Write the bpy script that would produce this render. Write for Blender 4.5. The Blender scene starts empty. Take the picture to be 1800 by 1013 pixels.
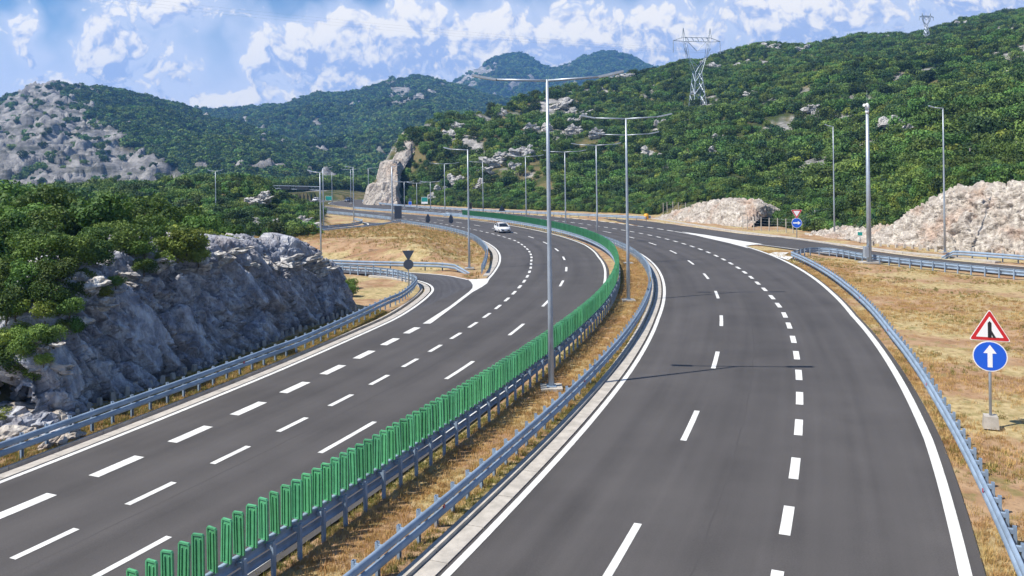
import bpy, math, random
import numpy as np
from mathutils import Matrix, Vector
rad = math.radians
rng = np.random.default_rng(7)
random.seed(7)
scene = bpy.context.scene
COL = scene.collection

# ------------------------------------------------------------------ camera
F, HC, YH, RHO = 1400.0, 9.0, 305.0, rad(0.8)      # focal length in photo pixels, eye height, horizon row, roll
cd = bpy.data.cameras.new('camera'); cam = bpy.data.objects.new('camera', cd); COL.objects.link(cam)
cd.sensor_width = 36.0; cd.lens = 36.0 * F / 1800.0; cd.shift_y = -(506.5 - YH) / 1800.0
cd.clip_start = 0.1; cd.clip_end = 12000
cr, sr = math.cos(RHO), math.sin(RHO)
cam.matrix_world = Matrix(((cr, sr, 0, 0), (0, 0, -1, 0), (-sr, cr, 0, HC), (0, 0, 0, 1)))
scene.camera = cam
scene.render.resolution_x, scene.render.resolution_y = 1024, 576

# ------------------------------------------------------------------ world, sun, exposure
SUN_EL = rad(54.0)
SKY_STR = 0.08
CLOUD_DARK, CLOUD_LIGHT, CLOUD_VEIL = (.35, .43, .64, 1), (.84, .80, .74, 1), (.50, .565, .72, 1)
SUN = Vector((-0.935 * math.cos(SUN_EL), -0.355 * math.cos(SUN_EL), math.sin(SUN_EL))).normalized()
world = bpy.data.worlds.new('World'); scene.world = world; world.use_nodes = True
nt = world.node_tree; nt.nodes.clear()
def nd(tree, kind, **kw):
    n = tree.nodes.new(kind)
    for k, v in kw.items():
        if k == 'inp':
            for i, val in v.items():
                n.inputs[i].default_value = val
        else: setattr(n, k, v)
    return n
def math_(tree, op, a, b=None, clamp=False):
    n = tree.nodes.new('ShaderNodeMath'); n.operation = op; n.use_clamp = clamp
    for i, v in enumerate((a, b)):
        if v is None: continue
        if hasattr(v, 'is_linked') or hasattr(v, 'links'): tree.links.new(v, n.inputs[i])
        else: n.inputs[i].default_value = v
    return n.outputs[0]
def smooth_(tree, v, lo, hi, a=0.0, b=1.0):
    n = tree.nodes.new('ShaderNodeMapRange'); n.interpolation_type = 'SMOOTHSTEP'
    tree.links.new(v, n.inputs['Value'])
    for k, x in (('From Min', lo), ('From Max', hi), ('To Min', a), ('To Max', b)): n.inputs[k].default_value = x
    return n.outputs['Result']

# clouds: one density field over directions (tangent-plane coordinates, F/100 units per unit slope)
BLOBS = [  # centre x, centre y, radius x, radius y, weight
    (5.45, 0.75, 0.85, 0.62, 2.0), (6.3, 0.85, 1.2, 0.75, 2.0), (7.3, 0.60, 1.05, 0.72, 2.0), (4.6, 1.0, 0.42, 0.85, 1.3), (6.6, 1.45, 2.0, 0.62, 1.5),
    (8.6, 0.85, 1.5, 0.80, 2.0), (10.4, 0.75, 1.4, 0.78, 1.8), (11.9, 0.60, 1.1, 0.62, 1.5), (1.95, 0.85, 0.70, 0.82, 1.5), (2.9, 0.05, 1.3, 0.42, 1.0), (2.9, 1.0, .5, .5, .6),
    (0.42, 0.60, 0.36, 0.60, 1.1), (3.3, 1.15, 0.32, 0.40, .75), (3.9, 1.72, 1.6, 0.30, 1.1), (1.4, 1.5, 1.7, .40, .9),
    (11.65, 1.05, 0.50, 0.24, 1.6), (14.2, 0.35, 2.0, 0.70, 1.6), (17.2, 0.05, 1.8, 0.6, 1.2),
    (-3.5, 0.6, 2.2, 0.9, 1.5), (22, -.3, 2.6, 1.0, 1.5)]
grp = bpy.data.node_groups.new('cloud_density', 'ShaderNodeTree')
grp.interface.new_socket('Vector', in_out='INPUT', socket_type='NodeSocketVector')
grp.interface.new_socket('Density', in_out='OUTPUT', socket_type='NodeSocketFloat'); grp.interface.new_socket('Soft', in_out='OUTPUT', socket_type='NodeSocketFloat'); grp.interface.new_socket('Base', in_out='OUTPUT', socket_type='NodeSocketFloat')
gi, go = grp.nodes.new('NodeGroupInput'), grp.nodes.new('NodeGroupOutput')
warp = nd(grp, 'ShaderNodeTexNoise', noise_dimensions='2D', inp={'Scale': 1.3, 'Detail': 2.0, 'Roughness': .55}); grp.links.new(gi.outputs[0], warp.inputs['Vector'])
wv = nd(grp, 'ShaderNodeVectorMath', operation='SUBTRACT'); grp.links.new(warp.outputs['Color'], wv.inputs[0]); wv.inputs[1].default_value = (.5, .5, .5)
wv2 = nd(grp, 'ShaderNodeVectorMath', operation='MULTIPLY'); grp.links.new(wv.outputs[0], wv2.inputs[0]); wv2.inputs[1].default_value = (.75, .6, 0)
wp = nd(grp, 'ShaderNodeVectorMath', operation='ADD'); grp.links.new(gi.outputs[0], wp.inputs[0]); grp.links.new(wv2.outputs[0], wp.inputs[1])
best = None
for (bx, by, rx, ry, w) in BLOBS:
    s1 = nd(grp, 'ShaderNodeVectorMath', operation='MULTIPLY_ADD'); grp.links.new(wp.outputs[0], s1.inputs[0]); s1.inputs[1].default_value = (1 / rx, 1 / ry, 0); s1.inputs[2].default_value = (-bx / rx, -by / ry, 0)
    s3 = nd(grp, 'ShaderNodeVectorMath', operation='LENGTH'); grp.links.new(s1.outputs[0], s3.inputs[0])
    v = math_(grp, 'MULTIPLY', math_(grp, 'SUBTRACT', 1.0, s3.outputs['Value']), w)
    best = v if best is None else math_(grp, 'MAXIMUM', best, v)
n0 = nd(grp, 'ShaderNodeTexNoise', noise_dimensions='2D', inp={'Scale': .22, 'Detail': 1.0}); grp.links.new(gi.outputs[0], n0.inputs['Vector'])
best = math_(grp, 'MAXIMUM', best, math_(grp, 'MULTIPLY', math_(grp, 'SUBTRACT', n0.outputs['Fac'], .72), 2.5))
n1 = nd(grp, 'ShaderNodeTexNoise', noise_dimensions='2D', inp={'Scale': 1.7, 'Detail': 8.0, 'Roughness': .58, 'Lacunarity': 2.1}); grp.links.new(gi.outputs[0], n1.inputs['Vector'])
n2 = nd(grp, 'ShaderNodeTexVoronoi', voronoi_dimensions='2D', feature='F1', inp={'Scale': 3.0, 'Detail': 3.0, 'Roughness': .55}); grp.links.new(wp.outputs[0], n2.inputs['Vector'])
d1 = math_(grp, 'MULTIPLY', math_(grp, 'SUBTRACT', n1.outputs['Fac'], .5), 1.1)
d2 = math_(grp, 'MULTIPLY', math_(grp, 'SUBTRACT', .46, n2.outputs['Distance']), .80)
dens = math_(grp, 'ADD', math_(grp, 'ADD', best, d1), d2)
grp.links.new(dens, go.inputs[0])
soft = math_(grp, 'ADD', math_(grp, 'MULTIPLY', math_(grp, 'MINIMUM', best, 1.4), .42), math_(grp, 'ADD', math_(grp, 'MULTIPLY', d1, .45), math_(grp, 'MULTIPLY', d2, .60))); grp.links.new(soft, go.inputs[1]); grp.links.new(math_(grp, 'ADD', best, math_(grp, 'MULTIPLY', d1, .5)), go.inputs[2])

tc = nd(nt, 'ShaderNodeTexCoord'); sep = nd(nt, 'ShaderNodeSeparateXYZ'); nt.links.new(tc.outputs['Generated'], sep.inputs[0])
ay = math_(nt, 'MAXIMUM', math_(nt, 'ABSOLUTE', sep.outputs['Y']), .12)
U = math_(nt, 'ADD', math_(nt, 'MULTIPLY', math_(nt, 'DIVIDE', sep.outputs['X'], ay), F / 100), 9.0)
V = math_(nt, 'SUBTRACT', YH / 100, math_(nt, 'MULTIPLY', math_(nt, 'DIVIDE', sep.outputs['Z'], ay), F / 100))
uv = nd(nt, 'ShaderNodeCombineXYZ'); nt.links.new(U, uv.inputs[0]); nt.links.new(V, uv.inputs[1])
ga = nd(nt, 'ShaderNodeGroup', node_tree=grp); nt.links.new(uv.outputs[0], ga.inputs[0])
so = nd(nt, 'ShaderNodeVectorMath', operation='ADD'); nt.links.new(uv.outputs[0], so.inputs[0]); so.inputs[1].default_value = (-.16, -.26, 0)
gb = nd(nt, 'ShaderNodeGroup', node_tree=grp); nt.links.new(so.outputs[0], gb.inputs[0])
alpha = smooth_(nt, ga.outputs[0], -0.14, 0.26)
lit = math_(nt, 'SUBTRACT', ga.outputs[1], gb.outputs[1])
lit = smooth_(nt, lit, -0.20, 0.34)
cmix = nd(nt, 'ShaderNodeMix', data_type='RGBA'); nt.links.new(lit, cmix.inputs[0])
cmix.inputs[6].default_value = CLOUD_DARK; cmix.inputs[7].default_value = CLOUD_LIGHT
sky = nd(nt, 'ShaderNodeTexSky', sky_type='NISHITA', sun_disc=False, sun_elevation=SUN_EL, altitude=100.0, air_density=1.0, dust_density=.3, ozone_density=1.6)
sky.sun_rotation = math.atan2(SUN.x, SUN.y)
shs = nd(nt, 'ShaderNodeHueSaturation', inp={'Saturation': 1.55, 'Value': 1.0, 'Hue': .505}); nt.links.new(sky.outputs[0], shs.inputs['Color'])
skm = nd(nt, 'ShaderNodeVectorMath', operation='SCALE'); nt.links.new(shs.outputs[0], skm.inputs[0]); skm.inputs['Scale'].default_value = SKY_STR
vn = nd(nt, 'ShaderNodeTexNoise', noise_dimensions='2D', inp={'Scale': .45, 'Detail': 3.0, 'Roughness': .5}); nt.links.new(uv.outputs[0], vn.inputs['Vector'])
hz1 = smooth_(nt, math_(nt, 'ADD', V, math_(nt, 'MULTIPLY', vn.outputs['Fac'], 1.6)), .25, 2.4, .10, 1.0)
veil = math_(nt, 'MULTIPLY', hz1, smooth_(nt, V, -14.0, -1.0, .25, 1.0))
vmix = nd(nt, 'ShaderNodeMix', data_type='RGBA'); nt.links.new(veil, vmix.inputs[0]); nt.links.new(skm.outputs[0], vmix.inputs[6]); vmix.inputs[7].default_value = CLOUD_VEIL
gmix = nd(nt, 'ShaderNodeMix', data_type='RGBA'); nt.links.new(smooth_(nt, ga.outputs[2], -.75, .40, 0, .80), gmix.inputs[0]); nt.links.new(vmix.outputs[2], gmix.inputs[6]); gmix.inputs[7].default_value = (.56, .61, .74, 1)
fmix = nd(nt, 'ShaderNodeMix', data_type='RGBA'); nt.links.new(alpha, fmix.inputs[0]); nt.links.new(gmix.outputs[2], fmix.inputs[6]); nt.links.new(cmix.outputs[2], fmix.inputs[7])
bg = nd(nt, 'ShaderNodeBackground'); nt.links.new(fmix.outputs[2], bg.inputs[0]); bg.inputs[1].default_value = 1.0
wo = nd(nt, 'ShaderNodeOutputWorld'); nt.links.new(bg.outputs[0], wo.inputs[0])
world.cycles.sampling_method = 'MANUAL'; world.cycles.sample_map_resolution = 512

sl = bpy.data.lights.new('sun', 'SUN'); sun = bpy.data.objects.new('sun', sl); COL.objects.link(sun)
sl.energy = 5.0; sl.angle = rad(.5); sl.color = (1.0, .94, .84)
sun.rotation_euler = SUN.to_track_quat('Z', 'Y').to_euler()
vs = scene.view_settings; vs.view_transform = 'Standard'; vs.look = 'None'; vs.exposure = 0.5; vs.gamma = 1.0
scene.cycles.use_denoising = True; scene.cycles.max_bounces = 4; scene.cycles.use_adaptive_sampling = True; scene.cycles.adaptive_threshold = .02; scene.cycles.volume_bounces = 1
scene.cycles.transparent_max_bounces = 8

# ------------------------------------------------------------------ photo pixel <-> ground
def ray(px, py):
    u, v = px - 900.0, YH - py
    return u * cr + v * sr, F, -u * sr + v * cr
def G(px, py, z=0.0):
    X, Y, Z = ray(px, py); t = (z - HC) / Z
    return np.array([X * t, Y * t, z])
def PD(px, py, d):
    X, Y, Z = ray(px, py); t = d / Y
    return np.array([X * t, d, HC + Z * t])
def yh(t): return YH - (t - 900.0) * math.tan(RHO)

# ------------------------------------------------------------------ reference line of the median (1 m steps every 10)
RP = np.array([[-13.99, -2.89], [-11.1, 3.32], [-7.23, 11.73], [-3.23, 20.82], [0.48, 30.09], [3.76, 39.52], [6.55, 49.11], [8.79, 58.83], [10.43, 68.68], [11.41, 78.6], [11.62, 88.55], [11.02, 98.5], [9.69, 108.37], [7.67, 118.14], [5.05, 127.77], [1.92, 137.24], [-1.74, 146.52], [-5.94, 155.55], [-10.64, 164.33], [-15.83, 172.82], [-21.33, 181.14], [-26.99, 189.36], [-32.68, 197.55], [-38.01, 205.97], [-42.85, 214.7], [-47.33, 223.63], [-51.6, 232.67], [-55.72, 241.77], [-59.5, 251.0], [-62.49, 260.46], [-64.19, 270.18], [-64.46, 280.07], [-63.62, 289.91], [-62.0, 299.7], [-59.5, 309.4]])
RP[0] = RP[1] - (RP[2] - RP[1]) * 1.0
for _ in range(5): RP = np.r_[RP, [RP[-1] * 2 - RP[-2] + np.array([1.0, 0])]]
def cat(P, x):
    x = np.asarray(x, float); i = np.clip(np.floor(x).astype(int), 0, len(P) - 2); f = (x - i)[..., None]
    p0 = P[np.clip(i - 1, 0, len(P) - 1)]; p1 = P[i]; p2 = P[i + 1]; p3 = P[np.clip(i + 2, 0, len(P) - 1)]
    p0 = np.where((i == 0)[..., None], 2 * p1 - p2, p0); p3 = np.where((i + 2 > len(P) - 1)[..., None], 2 * p2 - p1, p3)
    out = .5 * (2 * p1 + (p2 - p0) * f + (2 * p0 - 5 * p1 + 4 * p2 - p3) * f ** 2 + (3 * p1 - p0 - 3 * p2 + p3) * f ** 3)
    lin = p1 + (p2 - p1) * f
    return np.where(((f < 0) | (f > 1)), lin, out)
def ref(s): return cat(RP, np.asarray(s, float) / 10.0)
def tang(s):
    d = ref(np.asarray(s, float) + .5) - ref(np.asarray(s, float) - .5)
    return d / np.linalg.norm(d, axis=-1, keepdims=True)
def off(s, o):
    t = tang(s); o = np.asarray(o, float)
    return ref(s) + o[..., None] * np.stack([t[..., 1], -t[..., 0]], -1)
SS = np.arange(-12, 385, 1.0); RR_ = ref(SS); TT_ = tang(SS)
def project(x, y):
    x = np.asarray(x, float).ravel(); y = np.asarray(y, float).ravel(); s = np.empty_like(x); o = np.empty_like(x)
    for k in range(0, len(x), 20000):
        X = x[k:k + 20000, None] - RR_[None, :, 0]; Y = y[k:k + 20000, None] - RR_[None, :, 1]
        i = np.argmin(X * X + Y * Y, 1); j = np.arange(len(i)); dx, dy = X[j, i], Y[j, i]; T = TT_[i]
        s[k:k + 20000] = SS[i] + dx * T[:, 0] + dy * T[:, 1]; o[k:k + 20000] = dx * T[:, 1] - dy * T[:, 0]
    return s, o
def ip(a, b): return lambda s: np.interp(s, a, b)
oRL = ip([0, 28, 47, 60, 400], [2.75, 2.65, 2.5, 2.3, 2.3])
oD = ip([0, 90, 126, 400], [6.0, 6.05, 6.6, 6.6])
oE = ip([0, 30, 50, 64, 76, 90, 120, 400], [9.5, 9.5, 9.7, 9.85, 9.65, 9.7, 10.2, 10.2])
oRR = ip([0, 32, 41, 63, 73, 84, 96, 107, 130, 400], [13.1, 13.35, 13.65, 13.85, 14.3, 14.9, 15.6, 16.1, 16.2, 15.8])
oCR = ip([0, 25, 80, 96, 110, 400], [-1.35, -1.6, -2.5, -2.6, -2.1, -2.1])
oC = ip([0, 25, 45, 64, 85, 95, 130, 150, 400], [-4.5, -4.7, -5.0, -5.6, -6.1, -6.3, -6.4, -7.0, -7.0])
oB = ip([0, 25, 40, 60, 70, 91, 120, 150, 400], [-7.0, -7.3, -7.65, -8.4, -8.85, -9.7, -9.6, -10.8, -10.8])
oA = ip([0, 27, 54], [-9.6, -10.0, -11.2])
oLE = ip([78, 85, 95, 107, 119, 140, 160, 172, 200, 240, 400], [-12.4, -12.7, -13.0, -13.3, -13.7, -14.3, -14.6, -14.6, -13.5, -13.2, -13.2])

# ------------------------------------------------------------------ numpy noise
def _h(ix, iy, iz, k=0):
    n = (ix.astype(np.int64) * 374761393 + iy.astype(np.int64) * 668265263 + iz.astype(np.int64) * 2147483647 + k * 974711) & 0xffffffff
    n = ((n ^ (n >> 13)) * 1274126177) & 0xffffffff
    n = ((n ^ (n >> 16)) * 2246822519) & 0xffffffff
    return ((n ^ (n >> 15)) & 0xffffff) / float(0xffffff)
def vnoise(p, k=0):
    i = np.floor(p).astype(np.int64); f = p - i; f = f * f * (3 - 2 * f); r = 0
    for a in (0, 1):
        for b in (0, 1):
            for c in (0, 1):
                w = (f[..., 0] if a else 1 - f[..., 0]) * (f[..., 1] if b else 1 - f[..., 1]) * (f[..., 2] if c else 1 - f[..., 2])
                r = r + w * _h(i[..., 0] + a, i[..., 1] + b, i[..., 2] + c, k)
    return r
def fbm(p, o=4, k=0, ridged=False):
    r = 0; a = .5; t = 0
    for j in range(o):
        v = vnoise(p * 2 ** j + 17.3 * j, k + j)
        if ridged: v = 1 - abs(2 * v - 1)
        r = r + a * v; t += a; a *= .5
    return r / t
def cell(p, k=0):
    i = np.floor(p).astype(np.int64); best = np.full(p.shape[:-1], 9.); sec = best.copy(); rid = np.zeros(p.shape[:-1]); tx = np.zeros(p.shape[:-1])
    for a in (-1, 0, 1):
        for b in (-1, 0, 1):
            for c in (-1, 0, 1):
                q = i + np.array([a, b, c]); jx = np.stack([_h(q[..., 0], q[..., 1], q[..., 2], k + m) for m in (1, 2, 3)], -1)
                dv = q + jx - p; d = np.sqrt((dv ** 2).sum(-1)); r = _h(q[..., 0], q[..., 1], q[..., 2], k + 5)
                tilt = (dv * (jx - .5)).sum(-1)
                nb = d < best; sec = np.where(nb, best, np.minimum(sec, d)); rid = np.where(nb, r, rid); tx = np.where(nb, tilt, tx); best = np.where(nb, d, best)
    return best, sec - best, rid, tx
def sstep(a, b, x):
    t = np.clip((x - a) / (b - a), 0, 1); return t * t * (3 - 2 * t)

# ------------------------------------------------------------------ materials
def mat(name, color, rough=.8, metal=0.0, var=0.0, vscale=3.0, bump=0.0, bscale=40.0, color2=None, detail=5.0, objvar=0.0, spec=None, sss=None, emis=None):
    m = bpy.data.materials.new(name); m.use_nodes = True; t = m.node_tree; b = t.nodes['Principled BSDF']
    b.inputs['Roughness'].default_value = rough; b.inputs['Metallic'].default_value = metal
    if spec is not None: b.inputs['Specular IOR Level'].default_value = spec
    c1 = tuple(color) + (1,)
    b.inputs['Base Color'].default_value = c1
    g = t.nodes.new('ShaderNodeNewGeometry')
    out = None
    if var or color2:
        n = nd(t, 'ShaderNodeTexNoise', inp={'Scale': vscale, 'Detail': detail, 'Roughness': .6}); t.links.new(g.outputs['Position'], n.inputs['Vector'])
        fac = smooth_(t, n.outputs['Fac'], .32, .68)
        mx = nd(t, 'ShaderNodeMix', data_type='RGBA'); t.links.new(fac, mx.inputs[0])
        if color2: mx.inputs[6].default_value = c1; mx.inputs[7].default_value = tuple(color2) + (1,)
        else:
            mx.inputs[6].default_value = tuple(x * (1 - var) for x in color) + (1,); mx.inputs[7].default_value = tuple(min(.95, x * (1 + var)) for x in color) + (1,)
        out = mx.outputs[2]
    if objvar:
        oi = t.nodes.new('ShaderNodeObjectInfo'); hs = t.nodes.new('ShaderNodeHueSaturation')
        if out is not None: t.links.new(out, hs.inputs['Color'])
        else: hs.inputs['Color'].default_value = c1
        rv = smooth_(t, oi.outputs['Random'], 0, 1, 1 - objvar, 1 + objvar); t.links.new(rv, hs.inputs['Value'])
        mlt = math_(t, 'FRACT', math_(t, 'MULTIPLY', oi.outputs['Random'], 17.3)); hv = smooth_(t, mlt, 0, 1, .5 - objvar * .06, .5 + objvar * .03); t.links.new(hv, hs.inputs['Hue'])
        out = hs.outputs[0]
    if out is not None: t.links.new(out, b.inputs['Base Color'])
    if bump:
        n = nd(t, 'ShaderNodeTexNoise', inp={'Scale': bscale, 'Detail': 6.0, 'Roughness': .65}); t.links.new(g.outputs['Position'], n.inputs['Vector'])
        bp = nd(t, 'ShaderNodeBump', inp={'Strength': min(1, bump), 'Distance': .05}); t.links.new(n.outputs['Fac'], bp.inputs['Height']); t.links.new(bp.outputs[0], b.inputs['Normal'])
    return m
def foliage_mat(name, c1, c2, ov=.35):
    m = mat(name, c1, rough=.65, color2=c2, vscale=.9, detail=2.0, objvar=ov, spec=.25); t = m.node_tree; b = t.nodes['Principled BSDF']
    tr = t.nodes.new('ShaderNodeBsdfTranslucent'); mx = t.nodes.new('ShaderNodeMixShader'); mx.inputs[0].default_value = .22
    l = b.inputs['Base Color'].links[0].from_socket; t.links.new(l, tr.inputs['Color'])
    o = t.nodes['Material Output']; t.links.new(b.outputs[0], mx.inputs[1]); t.links.new(tr.outputs[0], mx.inputs[2]); t.links.new(mx.outputs[0], o.inputs['Surface'])
    return m
M = {}
M['paint'] = mat('road_paint', (.66, .66, .63), rough=.75, var=.13, vscale=1.6, bump=.2, bscale=60)
def wear(m):
    t = m.node_tree; b = t.nodes['Principled BSDF']; g = t.nodes.new('ShaderNodeNewGeometry'); src = b.inputs['Base Color'].links[0].from_socket
    n = nd(t, 'ShaderNodeTexNoise', inp={'Scale': 9.0, 'Detail': 8.0, 'Roughness': .75}); t.links.new(g.outputs['Position'], n.inputs['Vector'])
    n2 = nd(t, 'ShaderNodeTexNoise', inp={'Scale': .8, 'Detail': 3.0}); t.links.new(g.outputs['Position'], n2.inputs['Vector'])
    f = math_(t, 'MULTIPLY', smooth_(t, n.outputs['Fac'], .52, .66), smooth_(t, n2.outputs['Fac'], .40, .70, .15, .75))
    x = nd(t, 'ShaderNodeMix', data_type='RGBA'); t.links.new(f, x.inputs[0]); t.links.new(src, x.inputs[6]); x.inputs[7].default_value = (.20, .19, .18, 1); t.links.new(x.outputs[2], b.inputs['Base Color'])
wear(M['paint'])
M['concrete'] = mat('pale_concrete', (.42, .39, .345), rough=.9, var=.16, vscale=2.2, bump=.3, bscale=30)
M['steel'] = mat('galvanised_steel', (.235, .31, .405), rough=.55, metal=0.0, var=.16, vscale=1.3, spec=.25)
M['pole'] = mat('galvanised_pole', (.42, .47, .53), rough=.45, metal=.4, var=.08, vscale=2.0)
M['green'] = mat('green_plastic', (.085, .33, .155), rough=.5, var=.10, vscale=6, objvar=.12)
M['dark'] = mat('dark_sign_back', (.085, .105, .14), rough=.5, metal=.3)
M['white'] = mat('white_sign_face', (.82, .82, .82), rough=.45)
M['red'] = mat('red_sign_border', (.55, .02, .025), rough=.4)
M['blue'] = mat('blue_sign_face', (.010, .105, .62), rough=.4)
M['black'] = mat('black_symbol', (.012, .012, .014), rough=.5)
M['teal'] = mat('green_board', (.01, .25, .22), rough=.45)
M['yellow'] = mat('yellow_cushion', (.75, .36, .02), rough=.5)
M['reflect'] = mat('red_reflector', (.45, .01, .03), rough=.3)
M['carpaint'] = mat('white_car_paint', (.78, .79, .80), rough=.2, spec=.6)
M['glass'] = mat('dark_glass', (.012, .016, .022), rough=.06, spec=.8)
M['tyre'] = mat('black_rubber', (.02, .02, .02), rough=.85)
M['rim'] = mat('alloy_rim', (.5, .5, .52), rough=.35, metal=.7)
M['lamp'] = mat('clear_lamp', (.65, .68, .72), rough=.15)
M['pylon'] = mat('pylon_steel', (.36, .42, .50), rough=.5, metal=.3)
M['bark'] = mat('grey_bark', (.11, .085, .06), rough=.95, var=.3, vscale=8)
M['foliage'] = foliage_mat('broadleaf_foliage', (.055, .115, .022), (.125, .215, .042))
M['foliage_light'] = foliage_mat('light_foliage', (.13, .205, .032), (.23, .29, .055), .3)
M['foliage_far'] = foliage_mat('hill_foliage', (.062, .125, .030), (.125, .215, .048), .55)
M['foliage_dark'] = foliage_mat('dark_foliage', (.030, .075, .030), (.060, .120, .040), .4)
M['straw'] = foliage_mat('dry_grass_blades', (.42, .265, .095), (.58, .41, .17), .25)
M['weeds'] = foliage_mat('green_weeds', (.16, .17, .035), (.28, .25, .07), .3)

def asphalt(name, c):
    m = bpy.data.materials.new(name); m.use_nodes = True; t = m.node_tree; b = t.nodes['Principled BSDF']
    g = t.nodes.new('ShaderNodeNewGeometry'); at = nd(t, 'ShaderNodeUVMap', uv_map='UVMap'); sp = t.nodes.new('ShaderNodeSeparateXYZ'); t.links.new(at.outputs[0], sp.inputs[0])
    # worn bands that follow the road: noise stretched along it
    mp = nd(t, 'ShaderNodeCombineXYZ'); t.links.new(math_(t, 'MULTIPLY', sp.outputs[0], .03), mp.inputs[0]); t.links.new(math_(t, 'MULTIPLY', sp.outputs[1], 1.0), mp.inputs[1])
    n1 = nd(t, 'ShaderNodeTexNoise', inp={'Scale': .9, 'Detail': 4.0, 'Roughness': .55}); t.links.new(mp.outputs[0], n1.inputs['Vector'])
    n2 = nd(t, 'ShaderNodeTexNoise', inp={'Scale': .25, 'Detail': 6.0, 'Roughness': .6}); t.links.new(g.outputs['Position'], n2.inputs['Vector'])
    n3 = nd(t, 'ShaderNodeTexNoise', inp={'Scale': 22.0, 'Detail': 4.0, 'Roughness': .8}); t.links.new(g.outputs['Position'], n3.inputs['Vector'])
    v = math_(t, 'ADD', math_(t, 'MULTIPLY', n1.outputs['Fac'], .55), math_(t, 'MULTIPLY', n2.outputs['Fac'], .45))
    v = math_(t, 'ADD', v, math_(t, 'MULTIPLY', math_(t, 'SUBTRACT', n3.outputs['Fac'], .5), .55))
    rp = t.nodes.new('ShaderNodeValToRGB'); t.links.new(v, rp.inputs[0]); e = rp.color_ramp.elements
    e[0].position = .32; e[0].color = tuple(x * .64 for x in c) + (1,); e[1].position = .68; e[1].color = tuple(x * 1.36 for x in c) + (1,)
    # paving seams, polished wheel tracks and small repairs
    wob = math_(t, 'ADD', sp.outputs[1], math_(t, 'MULTIPLY', math_(t, 'SUBTRACT', n2.outputs['Fac'], .5), .35)); sm = None
    for o_ in (7.75, -6.6):
        v_ = smooth_(t, math_(t, 'ABSOLUTE', math_(t, 'SUBTRACT', wob, o_)), (.012), .04, .38, 0); sm = v_ if sm is None else math_(t, 'MAXIMUM', sm, v_)
    tr = nd(t, 'ShaderNodeTexNoise', inp={'Scale': .05, 'Detail': 3.0}); t.links.new(g.outputs['Position'], tr.inputs['Vector'])
    wt = math_(t, 'MULTIPLY', smooth_(t, math_(t, 'ABSOLUTE', math_(t, 'SUBTRACT', math_(t, 'FRACT', math_(t, 'DIVIDE', math_(t, 'ADD', wob, 20.35), 1.76)), .5)), .08, .42, 1, 0), smooth_(t, tr.outputs['Fac'], .35, .65, .1, .5))
    s1_ = nd(t, 'ShaderNodeMix', data_type='RGBA'); t.links.new(wt, s1_.inputs[0]); t.links.new(rp.outputs[0], s1_.inputs[6]); s1_.inputs[7].default_value = tuple(x * 1.28 for x in c) + (1,)
    s2_ = nd(t, 'ShaderNodeMix', data_type='RGBA'); t.links.new(math_(t, 'MULTIPLY', sm, smooth_(t, n2.outputs['Fac'], .38, .6)), s2_.inputs[0]); t.links.new(s1_.outputs[2], s2_.inputs[6]); s2_.inputs[7].default_value = tuple(x * .45 for x in c) + (1,)
    t.links.new(s2_.outputs[2], b.inputs['Base Color']); b.inputs['Roughness'].default_value = .82; b.inputs['Specular IOR Level'].default_value = .3
    bp = nd(t, 'ShaderNodeBump', inp={'Strength': .35, 'Distance': .02}); n4 = nd(t, 'ShaderNodeTexNoise', inp={'Scale': 60.0, 'Detail': 3.0}); t.links.new(g.outputs['Position'], n4.inputs['Vector'])
    t.links.new(n4.outputs['Fac'], bp.inputs['Height']); t.links.new(bp.outputs[0], b.inputs['Normal'])
    return m
M['asphalt'] = asphalt('asphalt', (.071, .066, .064))
M['asphalt_new'] = asphalt('asphalt_ramp', (.075, .073, .077))

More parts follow.
